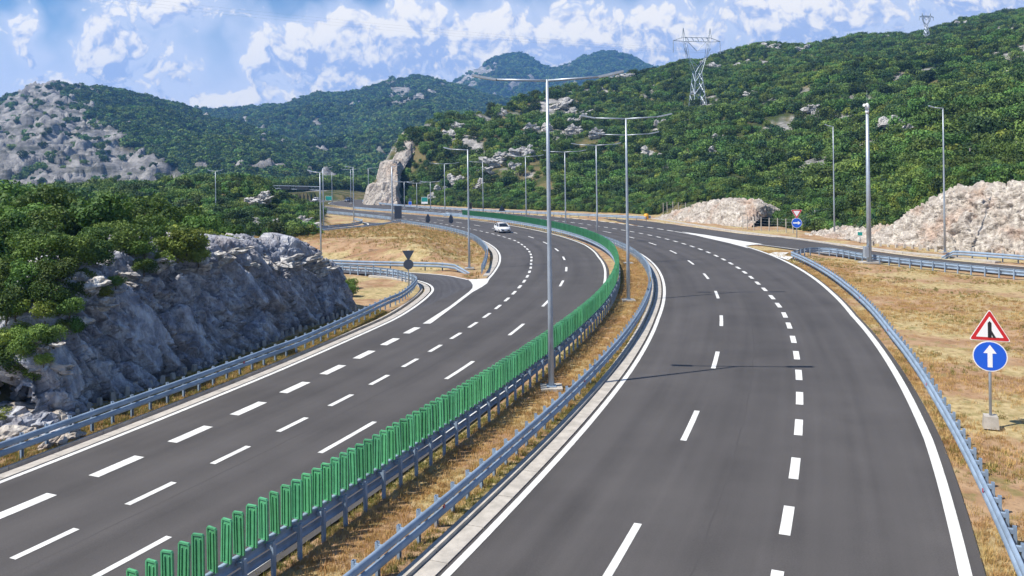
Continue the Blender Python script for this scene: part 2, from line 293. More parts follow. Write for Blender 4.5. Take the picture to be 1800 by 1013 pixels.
def rock_mat(name, base, light, stain, stain_amt, scale=.35, crack=.55, bd=.25):
    m = bpy.data.materials.new(name); m.use_nodes = True; t = m.node_tree; b = t.nodes['Principled BSDF']; g = t.nodes.new('ShaderNodeNewGeometry')
    n1 = nd(t, 'ShaderNodeTexNoise', inp={'Scale': scale * 4, 'Detail': 8.0, 'Roughness': .65}); t.links.new(g.outputs['Position'], n1.inputs['Vector'])
    n2 = nd(t, 'ShaderNodeTexNoise', inp={'Scale': scale, 'Detail': 5.0, 'Roughness': .6}); t.links.new(g.outputs['Position'], n2.inputs['Vector'])
    vo = nd(t, 'ShaderNodeTexVoronoi', feature='DISTANCE_TO_EDGE', inp={'Scale': scale * 6, 'Detail': 2.0}); t.links.new(g.outputs['Position'], vo.inputs['Vector'])
    a = nd(t, 'ShaderNodeMix', data_type='RGBA'); t.links.new(smooth_(t, n1.outputs['Fac'], .35, .65), a.inputs[0]); a.inputs[6].default_value = base + (1,); a.inputs[7].default_value = light + (1,)
    s = nd(t, 'ShaderNodeMix', data_type='RGBA'); t.links.new(smooth_(t, n2.outputs['Fac'], .50, .68, 0, stain_amt), s.inputs[0]); t.links.new(a.outputs[2], s.inputs[6]); s.inputs[7].default_value = stain + (1,)
    t.links.new(s.outputs[2], b.inputs['Base Color']); b.inputs['Roughness'].default_value = .95; b.inputs['Specular IOR Level'].default_value = .15
    mp = nd(t, 'ShaderNodeMapping'); mp.inputs['Scale'].default_value = (2.2, 2.2, .28); mp.inputs['Rotation'].default_value = (.35, .25, 0); t.links.new(g.outputs['Position'], mp.inputs['Vector'])
    n5 = nd(t, 'ShaderNodeTexNoise', inp={'Scale': scale * 3, 'Detail': 7.0, 'Roughness': .7}); t.links.new(mp.outputs[0], n5.inputs['Vector'])
    s5 = nd(t, 'ShaderNodeMix', data_type='RGBA'); s5.blend_type = 'MULTIPLY'; t.links.new(smooth_(t, n5.outputs['Fac'], .42, .60, .75, 0), s5.inputs[0]); t.links.new(s.outputs[2], s5.inputs[6]); s5.inputs[7].default_value = (.55, .52, .52, 1); t.links.new(s5.outputs[2], b.inputs['Base Color'])
    hs = math_(t, 'ADD', math_(t, 'MULTIPLY', smooth_(t, vo.outputs['Distance'], 0, .12), .5), n1.outputs['Fac'])
    bp = nd(t, 'ShaderNodeBump', inp={'Strength': crack, 'Distance': bd}); t.links.new(hs, bp.inputs['Height']); t.links.new(bp.outputs[0], b.inputs['Normal'])
    return m
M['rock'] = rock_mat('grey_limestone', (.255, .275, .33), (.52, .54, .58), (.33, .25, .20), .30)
M['rock_warm'] = rock_mat('fresh_limestone', (.40, .36, .31), (.62, .58, .52), (.42, .25, .16), .55, .30)
M['rock_hill'] = rock_mat('weathered_limestone', (.46, .455, .44), (.66, .65, .62), (.36, .33, .25), .35, .22, .7, .3)
M['rock_bench'] = rock_mat('blasted_limestone', (.38, .35, .31), (.52, .48, .43), (.42, .28, .19), .4, .12, .8, .5)

def ground_mat(name='soil_and_grass', k=1.0, bd=.12):
    m = bpy.data.materials.new(name); m.use_nodes = True; t = m.node_tree; b = t.nodes['Principled BSDF']; g = t.nodes.new('ShaderNodeNewGeometry')
    def noise(sc, d=6.0, r=.6):
        n = nd(t, 'ShaderNodeTexNoise', inp={'Scale': sc, 'Detail': d, 'Roughness': r}); t.links.new(g.outputs['Position'], n.inputs['Vector']); return n.outputs['Fac']
    def mix(f, a, c):
        x = nd(t, 'ShaderNodeMix', data_type='RGBA'); t.links.new(f, x.inputs[0])
        for i, v in ((6, a), (7, c)):
            if isinstance(v, tuple): x.inputs[i].default_value = v + (1,)
            else: t.links.new(v, x.inputs[i])
        return x.outputs[2]
    soil = mix(smooth_(t, noise(.6), .35, .65), (.30, .18, .10), (.43, .29, .175))
    grass = mix(smooth_(t, noise(3.0), .3, .7), (.33, .26, .12), (.52, .41, .225))
    dry = mix(smooth_(t, noise(.16), .46, .55), soil, grass)
    dry = mix(smooth_(t, noise(1.1), .53, .68, 0, .65), dry, (.19, .185, .065))
    dry = mix(smooth_(t, noise(2.6, 8.0, .7), .55, .66, 0, .6), dry, (.15, .095, .055))
    forest = mix(smooth_(t, noise(.12), .4, .6), (.045, .062, .020), (.15, .125, .060))
    rock = mix(smooth_(t, noise(.5 * k, 9.0, .7), .38, .62), (.20, .195, .19), (.40, .385, .37))
    mp = nd(t, 'ShaderNodeMapping'); mp.inputs['Scale'].default_value = (.25, .25, 1.6); mp.inputs['Rotation'].default_value = (.12, -.18, 0); t.links.new(g.outputs['Position'], mp.inputs['Vector'])
    nb = nd(t, 'ShaderNodeTexNoise', inp={'Scale': .55 * k, 'Detail': 6.0, 'Roughness': .65}); t.links.new(mp.outputs[0], nb.inputs['Vector']); rock = mix(smooth_(t, nb.outputs['Fac'], .50, .60, 0, .75), rock, (.10, .105, .085))
    af = nd(t, 'ShaderNodeAttribute', attribute_name='wood'); ar = nd(t, 'ShaderNodeAttribute', attribute_name='stone')
    c = mix(af.outputs['Fac'], dry, forest); c = mix(ar.outputs['Fac'], c, rock)
    t.links.new(c, b.inputs['Base Color']); b.inputs['Roughness'].default_value = 1.0; b.inputs['Specular IOR Level'].default_value = .1
    bp = nd(t, 'ShaderNodeBump', inp={'Strength': .8, 'Distance': bd}); t.links.new(noise(5.0 * k, 8.0, .7), bp.inputs['Height']); t.links.new(bp.outputs[0], b.inputs['Normal'])
    return m
M['ground'] = ground_mat(); M['mountain'] = ground_mat('mountain_ground', .22, 2.5)

# ------------------------------------------------------------------ object helpers
def tag(o, label=None, cat=None, group=None, kind=None):
    if label: o['label'] = label
    if cat: o['category'] = cat
    if group: o['group'] = group
    if kind: o['kind'] = kind
    return o
def mesh_np(name, V, Fc, smooth=False):
    me = bpy.data.meshes.new(name); V = np.asarray(V, np.float32); Fc = np.asarray(Fc, np.int32)
    n, k = Fc.shape
    me.vertices.add(len(V)); me.vertices.foreach_set('co', V.ravel())
    me.loops.add(n * k); me.loops.foreach_set('vertex_index', Fc.ravel())
    me.polygons.add(n); me.polygons.foreach_set('loop_start', np.arange(0, n * k, k, dtype=np.int32))
    if smooth: me.polygons.foreach_set('use_smooth', np.ones(n, bool))
    me.update(calc_edges=True); return me
def link(name, me, m=None, parent=None):
    o = bpy.data.objects.new(name, me)
    if m is not None and me is not None and not me.materials: me.materials.append(m)
    COL.objects.link(o)
    if parent is not None: o.parent = parent
    return o
def empty(name, loc=(0, 0, 0), rz=0.0):
    o = bpy.data.objects.new(name, None); COL.objects.link(o); o.location = loc; o.rotation_euler = (0, 0, rz); o.empty_display_size = .3
    return o
class MB:
    def __init__(s): s.v = []; s.f = []; s.n = 0
    def add(s, V, Fc):
        V = np.asarray(V, float); s.v.append(V); s.f += [tuple(int(i) + s.n for i in f) for f in Fc]; s.n += len(V); return s
    def box(s, c, size, rz=0.0, taper=1.0, rot=None):
        x, y, z = [d / 2 for d in size]; V = np.array([[a * x * (taper if e > 0 else 1), b * y * (taper if e > 0 else 1), e * z] for e in (-1, 1) for b in (-1, 1) for a in (-1, 1)])
        if rot is not None: V = V @ np.array(rot).T
        if rz: c_, s_ = math.cos(rz), math.sin(rz); V = V @ np.array([[c_, s_, 0], [-s_, c_, 0], [0, 0, 1]])
        return s.add(V + np.array(c), [(0, 2, 3, 1), (4, 5, 7, 6), (0, 1, 5, 4), (2, 6, 7, 3), (0, 4, 6, 2), (1, 3, 7, 5)])
    def tube(s, P, r, n=8, cap=True):
        P = np.asarray(P, float); r = np.broadcast_to(np.asarray(r, float), (len(P),)); rings = []
        for i in range(len(P)):
            t = P[min(i + 1, len(P) - 1)] - P[max(i - 1, 0)]; t /= np.linalg.norm(t) + 1e-9
            a = np.cross(t, (0, 0, 1) if abs(t[2]) < .9 else (1, 0, 0)); a /= np.linalg.norm(a); b = np.cross(t, a)
            rings += [P[i] + r[i] * (math.cos(2 * math.pi * k / n) * a + math.sin(2 * math.pi * k / n) * b) for k in range(n)]
        Fc = [(i * n + k, i * n + (k + 1) % n, (i + 1) * n + (k + 1) % n, (i + 1) * n + k) for i in range(len(P) - 1) for k in range(n)]
        if cap: Fc += [tuple(range(n))[::-1], tuple((len(P) - 1) * n + k for k in range(n))]
        return s.add(np.array(rings), Fc)
    def prism(s, poly, y0, y1):          # polygon in x,z pushed along y
        k = len(poly); V = [(x, y0, z) for x, z in poly] + [(x, y1, z) for x, z in poly]
        return s.add(V, [tuple(range(k)), tuple(range(2 * k - 1, k - 1, -1))] + [(i, i + k, (i + 1) % k + k, (i + 1) % k) for i in range(k)])
    def mesh(s, name, smooth=False):
        me = bpy.data.meshes.new(name); me.from_pydata(np.concatenate(s.v).tolist(), [], s.f)
        if smooth:
            for p in me.polygons: p.use_smooth = len(p.vertices) <= 4
        me.update(); return me
    def build(s, name, m, parent=None, smooth=False): return link(name, s.mesh(name, smooth), m, parent)
def copy_tree(o, loc=None, rz=None, scale=None):
    c = o.copy(); COL.objects.link(c)
    if loc is not None: c.location = loc
    if rz is not None: c.rotation_euler = (0, 0, rz)
    if scale is not None: c.scale = scale
    for ch in o.children:
        d = ch.copy(); COL.objects.link(d); d.parent = c
        for g in ch.children:
            e = g.copy(); COL.objects.link(e); e.parent = d
    return c
def ribbon(name, A, B, m, parent=None, z=0.0, uv=None):
    A, B = np.asarray(A, float), np.asarray(B, float); n = len(A)
    V = np.zeros((2 * n, 3)); V[0::2, :2] = A[:, :2]; V[1::2, :2] = B[:, :2]; V[:, 2] = z
    Fc = np.array([(2 * i, 2 * i + 1, 2 * i + 3, 2 * i + 2) for i in range(n - 1)])
    p0, p1, p2 = V[Fc[0][0]], V[Fc[0][1]], V[Fc[0][2]]
    if np.cross(p1 - p0, p2 - p0)[2] < 0: Fc = Fc[:, ::-1]
    me = mesh_np(name, V, Fc)
    if uv is not None:
        l = me.uv_layers.new(name='UVMap'); UV = np.zeros((2 * n, 2)); UV[0::2] = uv[0]; UV[1::2] = uv[1]
        l.data.foreach_set('uv', UV[Fc.ravel()].ravel())
    return link(name, me, m, parent)
def resamp(P, ds=None, n=None):
    P = np.asarray(P, float); d = np.r_[0, np.cumsum(np.linalg.norm(np.diff(P, axis=0), axis=1))]
    if n is None: n = max(2, int(round(d[-1] / ds)) + 1)
    q = np.linspace(0, d[-1], n); return np.stack([np.interp(q, d, P[:, k]) for k in range(P.shape[1])], -1)
def spline(P, ds=.5):
    P = np.asarray(P, float); x = np.linspace(0, len(P) - 1, (len(P) - 1) * 12 + 1); return resamp(cat(P, x), ds)
def pathdir(P):
    d = np.gradient(P[:, :2], axis=0); return d / (np.linalg.norm(d, axis=1, keepdims=True) + 1e-9)
def shift(P, o):
    d = pathdir(P); Q = P.copy(); Q[:, 0] += o * d[:, 1]; Q[:, 1] -= o * d[:, 0]; return Q
def gpath(pts, ds=.5, z=0.0): return spline(np.array([G(a, b, z) for a, b in pts]), ds)
def spath(s0, s1, o, ds=.5):
    s = np.arange(s0, s1 + ds, ds); q = off(s, o(s) if callable(o) else np.full_like(s, o)); return np.c_[q, np.zeros(len(q))]

# ================================================================== TERRAIN
RIDGE_T = [560, 625, 650, 690, 740, 800, 870, 960, 1050, 1130, 1200, 1290, 1320, 1400, 1470, 1520, 1600, 1650, 1700, 1800, 2000, 2300, 3200]
RIDGE_Y = [345, 345, 330, 262, 222, 206, 194, 168, 143, 130, 114, 98, 84, 86, 76, 66, 66, 52, 40, 22, -10, -30, 10]
RIDGE_D = [260, 262, 268, 286, 305, 330, 355, 388, 430, 455, 470, 480, 485, 490, 495, 500, 505, 505, 505, 500, 480, 470, 470]
FOOT_T = [560, 700, 760, 850, 1000, 1130, 1180, 1330, 1420, 1530, 1640, 1800, 2200, 3200]
FOOT_D = [256, 248, 232, 208, 186, 168, 158, 134, 116, 101, 92, 86, 80, 75]
Z0_T = [1135, 1165, 1195, 1222, 1280, 1312, 1335, 1400, 1450, 1500, 1535, 1570, 1640, 1720, 1800, 2300]
Z0_Z = [0, 1.2, 2.7, 3.7, 3.9, 3.0, .8, .6, 1.2, 1.8, 3.2, 4.6, 6.4, 7.0, 7.5, 9]
oK = ip([20, 32.6, 33.3, 35.2, 37.6, 45.4, 50.6, 54.6, 60], [-16.0, -16.2, -16.4, -16.9, -17.15, -17.3, -17.9, -18.0, -18.2])
ZP = ip([30, 33, 38, 45, 52, 58, 62], [4.3, 5.0, 5.3, 5.4, 5.0, 3.9, 2.6])
def right_hill(x, y, t):
    df = np.interp(t, FOOT_T, FOOT_D); dr = np.interp(t, RIDGE_T, RIDGE_D); yr = np.interp(t, RIDGE_T, RIDGE_Y)
    zr = HC + (YH - (t - 900) * math.tan(RHO) - yr) / F * dr; z0 = np.interp(t, Z0_T, Z0_Z)
    p = np.clip((y - df - 3) / (dr - df - 3), 0, 1)
    P3 = np.stack([x, y, 0 * x], -1)
    bump = (fbm(P3 / 42.0, 4, 3) - .5) * 20 * np.sin(np.pi * np.clip(p, 0, 1)) ** .8 + (fbm(P3 / 12, 2, 9) - .5) * 3 * sstep(.02, .2, p)
    z = z0 * sstep(1.0, 4.5, y - df) + np.maximum(zr - z0, 0) * (p * .86 + .14 * p * p) + bump * (zr > 3)
    z = np.where(y > dr, z - (y - dr) * .35, z)
    return np.where(y > df, z, 0) * sstep(600, 640, t)
def terrain(x, y):
    sh = x.shape; x = x.ravel(); y = y.ravel(); t = 900 + F * x / np.maximum(y, 5)
    s, o = project(x, y); P3 = np.stack([x, y, 0 * x], -1)
    z = right_hill(x, y, t)
    # left plateau above the rock cutting
    k = oK(s) - o
    kl = np.interp(s, [33, 37], [2.0, 2.4]); kh = np.interp(s, [22, 30, 34, 37.5], [17, 12.0, 9.0, 4.6]); m = np.clip((k - kl) / (kh - kl), 0, 1) ** np.interp(s, [30, 36], [.8, 1.0]) * sstep(18, 31, s) * sstep(64.5, 58.5, s)
    z = np.maximum(z, m * (ZP(s) + np.clip(k - 4, 0, 60) * .03 + (fbm(P3 / 7.0, 3, 21) - .5) * 1.2))
        # rocky knoll beyond the upper ramp
    kz = np.interp(t, [60, 250, 400, 448, 478, 515, 556, 578], [4.2, 5.2, 6.6, 6.9, 4.0, 2.0, .8, 0]); e = sstep(108, 186, y + (fbm(P3 / 16, 3, 5) - .5) * 14) * sstep(235, 198, y)
    z = np.maximum(z, kz * e)
    # land on the far side of the cutting, falling into the valley
    lf = sstep(-52, -75, x) * sstep(70, 95, y); z = np.maximum(z, lf * (2.5 + 2.0 * fbm(P3 / 30, 3, 8)))
    z = z - sstep(-95, -130, x) * sstep(300, 420, y) * 8
    # uneven verge away from the carriageways
    edge = np.minimum(np.where(o > 0, np.abs(o - 14.5), np.abs(o + 14.5)), 60); out = (o > 14.3) | (o < oK(s) + 2)
    z = z + np.where(out, sstep(.2, 3.0, np.abs(edge)), 0) * ((fbm(P3 / 3.2, 4, 31) - .42) * .34) * (z < .6) - .07
    med = (np.abs(o) < 2.0) & (y > 0); z = np.where(med, -.03 + (fbm(P3 / .7, 3, 77) - .5) * .10, z)
    return z.reshape(sh)
# carriageway corridors that must stay clear (polylines, half width)
RAMP_R_UP = gpath([(1060, 384.2), (1140, 389.5), (1280, 408.5), (1410, 422.5), (1531, 441.5), (1598, 450.5), (1700, 461), (1800, 470), (1960, 485), (2150, 500)], 1.0)
RAMP_R_LO = gpath([(1210, 413), (1300, 427), (1338, 431), (1419, 443), (1528, 457.5), (1640, 470), (1800, 486), (1960, 502), (2150, 520)], 1.0)
RAMP_L_NEAR = gpath([(611, 599), (700, 558), (747, 526), (761, 509), (756.5, 502), (739.5, 495), (712, 489), (680, 485), (640, 482), (571, 478), (480, 473), (380, 468)], .5)
RAMP_L_FAR = gpath([(860, 489.5), (840, 492), (822.5, 492), (787, 485), (722, 479.5), (660, 475.5), (600, 472), (540, 469), (440, 465)], .5)
RAMP_U_A = gpath([(380, 430), (455, 423.5), (500, 418.5), (563, 412), (630, 405), (675, 399), (700, 393.5)], 1.0)
RAMP_U_B = gpath([(380, 424), (455, 418), (500, 413.5), (563, 407), (620, 401), (640, 396.5), (641, 393), (628, 390)], 1.0)
RAMP_C = [0.5 * (resamp(RAMP_R_UP, n=80) + resamp(RAMP_R_LO, n=80)), .5 * (resamp(RAMP_L_NEAR, n=60) + resamp(RAMP_L_FAR, n=60)), .5 * (resamp(RAMP_U_A, n=60) + resamp(RAMP_U_B, n=60))]
RAMP_W = [5.5, 4.0, 4.5]
def ramp_clear(x, y, extra=0.0):
    r = np.full(x.shape, 99.0)
    for P, w in zip(RAMP_C, RAMP_W):
        for k in range(0, len(P)): r = np.minimum(r, np.hypot(x - P[k, 0], y - P[k, 1]) - w - extra)
    return r
tcols = np.r_[np.linspace(-2400, -140, 70), np.linspace(-130, 1930, 620), np.linspace(1940, 4200, 70)]
rows = np.r_[np.linspace(3, 12, 10)[:-1], 12 * (1.0115 ** np.arange(0, 345))]
rows = rows[rows < 640]
Tg, Yg = np.meshgrid(tcols, rows); Xg = (Tg - 900) / F * Yg
Zg = terrain(Xg, Yg)
rc = ramp_clear(Xg.ravel(), Yg.ravel()).reshape(Xg.shape)
sg, og = project(Xg, Yg); sg = sg.reshape(Xg.shape); og = og.reshape(Xg.shape)
lowz = np.where((rc < 3.0), np.minimum(Zg, -.07 + np.clip(rc, 0, 3) ** 2 * .35), Zg); Zg = np.where(rc < 3.0, lowz, Zg)
onroad = (og > 1.6) & (og < oRR(sg) + .6) | (og < -1.0) & (og > np.where(sg < 75, -15.3, -13.6)); Zg = np.where(onroad & (sg < 330), np.minimum(Zg, -.07), Zg)
isl = (og < oLE(np.maximum(sg, 78)) - 1.2) & (sg > 78) & (sg < 172) & (Xg > -34) & (Yg < 150); Zg = np.where(isl, Zg + 1.5 * sstep(.8, 9, np.minimum(rc, oLE(np.maximum(sg, 78)) - 1.2 - og)), Zg)
def grid_faces(r, c):
    i = np.arange(r * c).reshape(r, c); return np.stack([i[:-1, :-1], i[:-1, 1:], i[1:, 1:], i[1:, :-1]], -1).reshape(-1, 4)
me = mesh_np('ground', np.stack([Xg, Yg, Zg], -1).reshape(-1, 3), grid_faces(*Xg.shape), smooth=True)
tt = Tg
hillm = sstep(-.5, 2.5, Yg - np.interp(tt, FOOT_T, FOOT_D)) * sstep(620, 650, tt)
platm = sstep(1.5, 4.0, oK(sg) - og) * sstep(22, 26, sg) * sstep(63, 58, sg)
knm = sstep(112, 118, Yg) * sstep(580, 560, tt)
wood = np.clip(np.maximum.reduce([hillm, platm, knm, sstep(-45, -60, Xg) * (Yg > 60), sstep(330, 345, Yg)]), 0, 1)
PG = np.stack([Xg, Yg, 0 * Xg], -1)
ST_A = fbm(PG / 16.0, 4, 41)
stone = sstep(.60, .66, ST_A) * wood
for nm, arr in (('wood', wood), ('stone', stone)):
    a = me.attributes.new(nm, 'FLOAT', 'POINT'); a.data.foreach_set('value', arr.astype(np.float32).ravel())
ground = tag(link('ground', me, M['ground']), 'dry earth verge and scrub covered hillside around the motorway', 'ground', kind='structure')
def zat(x, y):                     # height of the ground sheet
    t = 900 + F * x / y; c = np.interp(t, tcols, np.arange(len(tcols))); r = np.interp(y, rows, np.arange(len(rows)))
    i = np.clip(np.floor(r).astype(int), 0, len(rows) - 2); j = np.clip(np.floor(c).astype(int), 0, len(tcols) - 2); a = r - i; b = c - j
    return (Zg[i, j] * (1 - a) * (1 - b) + Zg[i + 1, j] * a * (1 - b) + Zg[i, j + 1] * (1 - a) * b + Zg[i + 1, j + 1] * a * b)
# a plain far sheet so that the land reaches the horizon
me = mesh_np('far_ground', [(-9000, -3000, -14), (9000, -3000, -14), (9000, 10500, -14), (-9000, 10500, -14)], [(0, 1, 2, 3)])
for nm in ('wood', 'stone'):
    a = me.attributes.new(nm, 'FLOAT', 'POINT'); a.data.foreach_set('value', np.full(4, 1.0 if nm == 'wood' else 0.0, np.float32))
tag(link('far_ground', me, M['ground']), 'valley floor reaching to the horizon', 'ground', kind='structure')

# ------------------------------------------------------------------ mountains
def mountain(name, sky_pts, dr_pts, df_pts, z_foot, seed, rough, label, stone_fn, tres=3.0, nrow=150, bow=.2, back=300.0):
    t = np.arange(sky_pts[0][0], sky_pts[-1][0] + .1, tres); q = np.r_[np.linspace(0, 1, nrow), 1 + np.linspace(.03, 1, 12)]
    T, Q = np.meshgrid(t, q)
    sk = cat(np.array(sky_pts, float), np.interp(t, [p[0] for p in sky_pts], np.arange(len(sky_pts))))[:, 1]
    dr = np.interp(t, *zip(*dr_pts)); df = np.interp(t, *zip(*df_pts))
    D = np.where(Q <= 1, df + (dr - df) * Q, dr + back * (Q - 1)); X = (T - 900) / F * D
    zr = HC + (YH - (t - 900) * math.tan(RHO) - sk) / F * dr; p = np.clip(Q, 0, 1)
    Zm = z_foot + (zr - z_foot) * (p * (1 - bow) + bow * p * p)
    P3 = np.stack([X, D, 0 * X], -1); L = float(np.mean(dr - df))
    b = (fbm(P3 / (L * .28), 5, seed, True) - .55) * rough * np.sin(np.pi * np.clip(Q * .97, 0, 1)) ** .7 + (fbm(P3 / (L * .05), 3, seed + 9) - .5) * rough * .16 * p
    Zm = Zm + b - np.where(Q > 1, (Q - 1) * back * .5, 0)
    py = YH - (T - 900) * math.tan(RHO) - (Zm - HC) / D * F
    st = stone_fn(T, py, P3, seed)
    cl = cell(np.stack([X / (L * .025), D / (L * .025), Zm / (L * .012)], -1), seed)
    gul = fbm(np.stack([X / (L * .035), D / (L * .16), 0 * X], -1), 4, seed + 21, True) - .6
    Zm = Zm + st * ((cl[2] - .5) * rough * .11 + cl[3] * rough * .08 + gul * rough * .34)
    me = mesh_np(name, np.stack([X, D, Zm], -1).reshape(-1, 3), grid_faces(*X.shape), smooth=False)
    for nm, arr in (('wood', np.ones_like(X)), ('stone', st)):
        a = me.attributes.new(nm, 'FLOAT', 'POINT'); a.data.foreach_set('value', arr.astype(np.float32).ravel())
    tag(link(name, me, M['mountain']), label, 'mountain', kind='structure')
    return dict(t=t, q=q, X=X, D=D, Z=Zm, st=st)
def inpoly(T, Y, poly):
    r = np.zeros(T.shape, bool); n = len(poly)
    for i in range(n):
        (x0, y0), (x1, y1) = poly[i], poly[(i + 1) % n]
        c = ((y0 > Y) != (y1 > Y)) & (T < (x1 - x0) * (Y - y0) / (y1 - y0 + 1e-9) + x0); r ^= c
    return r
def stone1(T, Y, P3, k):
    w = (fbm(P3 / 60, 4, 70) - .5); Tn = T + w * 90; Yn = Y + (fbm(P3 / 45, 4, 71) - .5) * 50
    m = inpoly(Tn, Yn, [(-500, 200), (0, 185), (40, 158), (100, 148), (112, 165), (104, 205), (150, 215), (225, 245), (305, 300), (345, 370), (-500, 370)])
    m2 = inpoly(T, Y, [(105, 130), (200, 165), (300, 178), (300, 200), (180, 205), (112, 200)])
    n = fbm(P3 / 22, 4, 72)
    return np.where(m, sstep(.14, .26, n), np.where(m2, sstep(.60, .66, n), sstep(.66, .72, n)))
def stone2(T, Y, P3, k):
    n = fbm(P3 / 40, 4, 73); m = inpoly(T, Y, [(670, 185), (690, 160), (740, 148), (790, 150), (760, 175), (700, 195)]) | inpoly(T, Y, [(640, 160), (690, 136), (720, 136), (700, 150)])
    return np.where(m, sstep(.44, .52, n), sstep(.655, .70, n))
def stone3(T, Y, P3, k):
    n = fbm(P3 / 55, 4, 74); m = inpoly(T, Y, [(800, 150), (840, 105), (885, 95), (870, 130), (830, 160)])
    return np.where(m, sstep(.40, .50, n), sstep(.63, .69, n))
MT1 = mountain('mountain', [(-700, 250), (-300, 215), (0, 184), (40, 163), (90, 148), (130, 156), (200, 163), (260, 174), (300, 181), (345, 198), (400, 212), (450, 228), (540, 262), (600, 296), (660, 330)],
    [(-700, 850), (0, 850), (345, 900), (660, 700)], [(-700, 420), (300, 420), (660, 380)], -10, 11, 46, 'rocky grey limestone mountain with scattered scrub behind the plateau', stone1)
MT2 = mountain('mountain', [(150, 230), (250, 205), (345, 195), (400, 193), (470, 190), (520, 184), (560, 172), (600, 168), (650, 156), (690, 144), (740, 140), (790, 154), (850, 170), (1000, 210)],
    [(150, 1500), (1000, 1550)], [(150, 640), (600, 560), (1000, 600)], -12, 23, 70, 'wooded green ridge with pale rock streaks behind the highway bend', stone2)
MT3 = mountain('mountain', [(640, 210), (720, 185), (790, 156), (820, 138), (850, 116), (900, 97), (930, 103), (960, 120), (985, 127), (1020, 110), (1060, 95), (1090, 98), (1130, 113), (1220, 150), (1320, 190)],
    [(640, 2300), (1320, 2500)], [(640, 1500), (1320, 1500)], 10, 37, 90, 'twin peaked blue mountain farthest behind the street lamps', stone3)

# ================================================================== ROADS
def road(name, A, B, m, z, label, uvA, uvB):
    o = ribbon(name, A, B, m, None, z, (uvA, uvB)); return tag(o, label, 'road', kind='structure')
s = np.arange(-6, 340, 1.0)
oL = lambda s: np.where(s < 76, np.interp(s, [-10, 28, 35, 43, 50, 57, 62, 67, 76], [-11.2, -12.5, -12.9, -13.3, -13.6, -14.1, -14.7, -14.7, -12.6]), oLE(s) - .25)
lA, lB = off(s, oL(s)), off(s, oCR(s) + .32)
road_l = road('motorway_carriageway', lA, lB, M['asphalt'], 0.0, 'dark asphalt carriageway beside the green screen, carrying the white car', np.c_[s, oL(s)], np.c_[s, oCR(s) + .32])
oRs = lambda s: oRR(s) + np.interp(s, [0, 45, 60, 96, 400], [.42, .40, .3, .25, .2])
rA, rB = off(s, oRL(s) - .18), off(s, oRs(s))
road_r = road('motorway_carriageway', rA, rB, M['asphalt'], 0.0, 'wide empty asphalt carriageway with pole shadows falling across it', np.c_[s, oRL(s) - .18], np.c_[s, oRs(s)])
def road2(name, A, B, m, z, label, n=90):
    A, B = resamp(A, n=n), resamp(B, n=n); d = np.linspace(0, 60, n); w = np.linalg.norm(A - B, axis=1)
    return road(name, A, B, m, z, label, np.c_[d, 0 * d], np.c_[d, w])
ramp_r = road2('slip_road', shift(RAMP_R_LO, .15), RAMP_R_UP, M['asphalt'], .004, 'slip road curving off below the pale rock face')
ramp_l = road2('slip_road', RAMP_L_NEAR, RAMP_L_FAR, M['asphalt_new'], .004, 'loop slip road behind the grey back of the yield sign')
ramp_u = road2('slip_road', RAMP_U_A, RAMP_U_B, M['asphalt_new'], .004, 'narrow slip road running behind the brown slope')

ZM = .009
def dash(parent, sc, o, L, w, name='lane_dash'):
    q = np.linspace(sc - L / 2, sc + L / 2, 4); oo = o(q)
    return ribbon(name, off(q, oo - w / 2), off(q, oo + w / 2), M['paint'], parent, ZM)
def line(parent, P, w, name='edge_line', z=ZM, wfar=None):
    return ribbon(name, shift(P, -w / 2), shift(P, w / 2), M['paint'], parent, z)
for k in range(-2, 21): dash(road_r, 30.3 + 9.95 * k, oD, 3.4, .20)
ce = [26.2, 29.9, 33.5, 37.2, 41.1, 44.7, 48.3, 52.0, 55.6, 59.3, 62.6, 66.1, 69.3, 72.9, 76.1, 79.4, 82.6, 85.7]
while ce[-1] < 215: ce.append(ce[-1] + 3.32)
for c in ce: dash(road_r, c, oE, 1.75 if c < 70 else 1.6, .27)
for c in np.arange(128.5, 235, 3.35): dash(road_r, c, oRR, 2.0, .36)
for k in range(-1, 19): dash(road_l, 25.3 + 9.95 * k, oC, 3.5, .20)
for c in np.arange(25.6 - 3.37, 215, 3.37): dash(road_l, c, oB, 1.75, .22)
for k in range(-1, 9): dash(road_l, 26.9 + 3.32 * k, oA, 1.85, .42)
line(road_r, spath(0, 330, oRL), .20); line(road_r, spath(0, 126.6, oRR), .27)
line(road_l, spath(0, 330, oCR), .20); line(road_l, spath(78, 330, oLE), .20)
oLL = ip([-10, 28, 35, 43, 50, 57], [-11.0, -12.3, -12.7, -13.1, -13.4, -13.8])
LLp = spath(-4, 49, oLL); LLp = spline(np.r_[LLp[::12], RAMP_L_NEAR[8:64:6] + np.array([0, 0, 0])], .5)
line(ramp_l, LLp, .20, z=ZM + .004)
line(ramp_l, gpath([(822.5, 492), (805, 488.3), (787, 485), (755, 481.8), (722, 479.5), (690, 477.4), (640, 474.6)], .5), .2, z=ZM + .004)
line(ramp_r, shift(RAMP_R_UP, -.55 if True else 0), .2, z=ZM + .004)
line(ramp_r, gpath([(1300, 425.5), (1338, 430.5), (1381, 436), (1419, 441), (1470, 447.5)], .5), .2, z=ZM + .004)
line(ramp_u, shift(RAMP_U_A, -.5), .2, z=ZM + .004); line(ramp_u, shift(RAMP_U_B, .5), .2, z=ZM + .004)
def polygon(name, pts, m, parent, z):
    V = [tuple(G(a, b, z)) for a, b in pts]; me = bpy.data.meshes.new(name); me.from_pydata(V, [], [tuple(range(len(V)))]); me.update()
    if me.polygons[0].normal.z < 0: me.flip_normals()
    return link(name, me, m, parent)
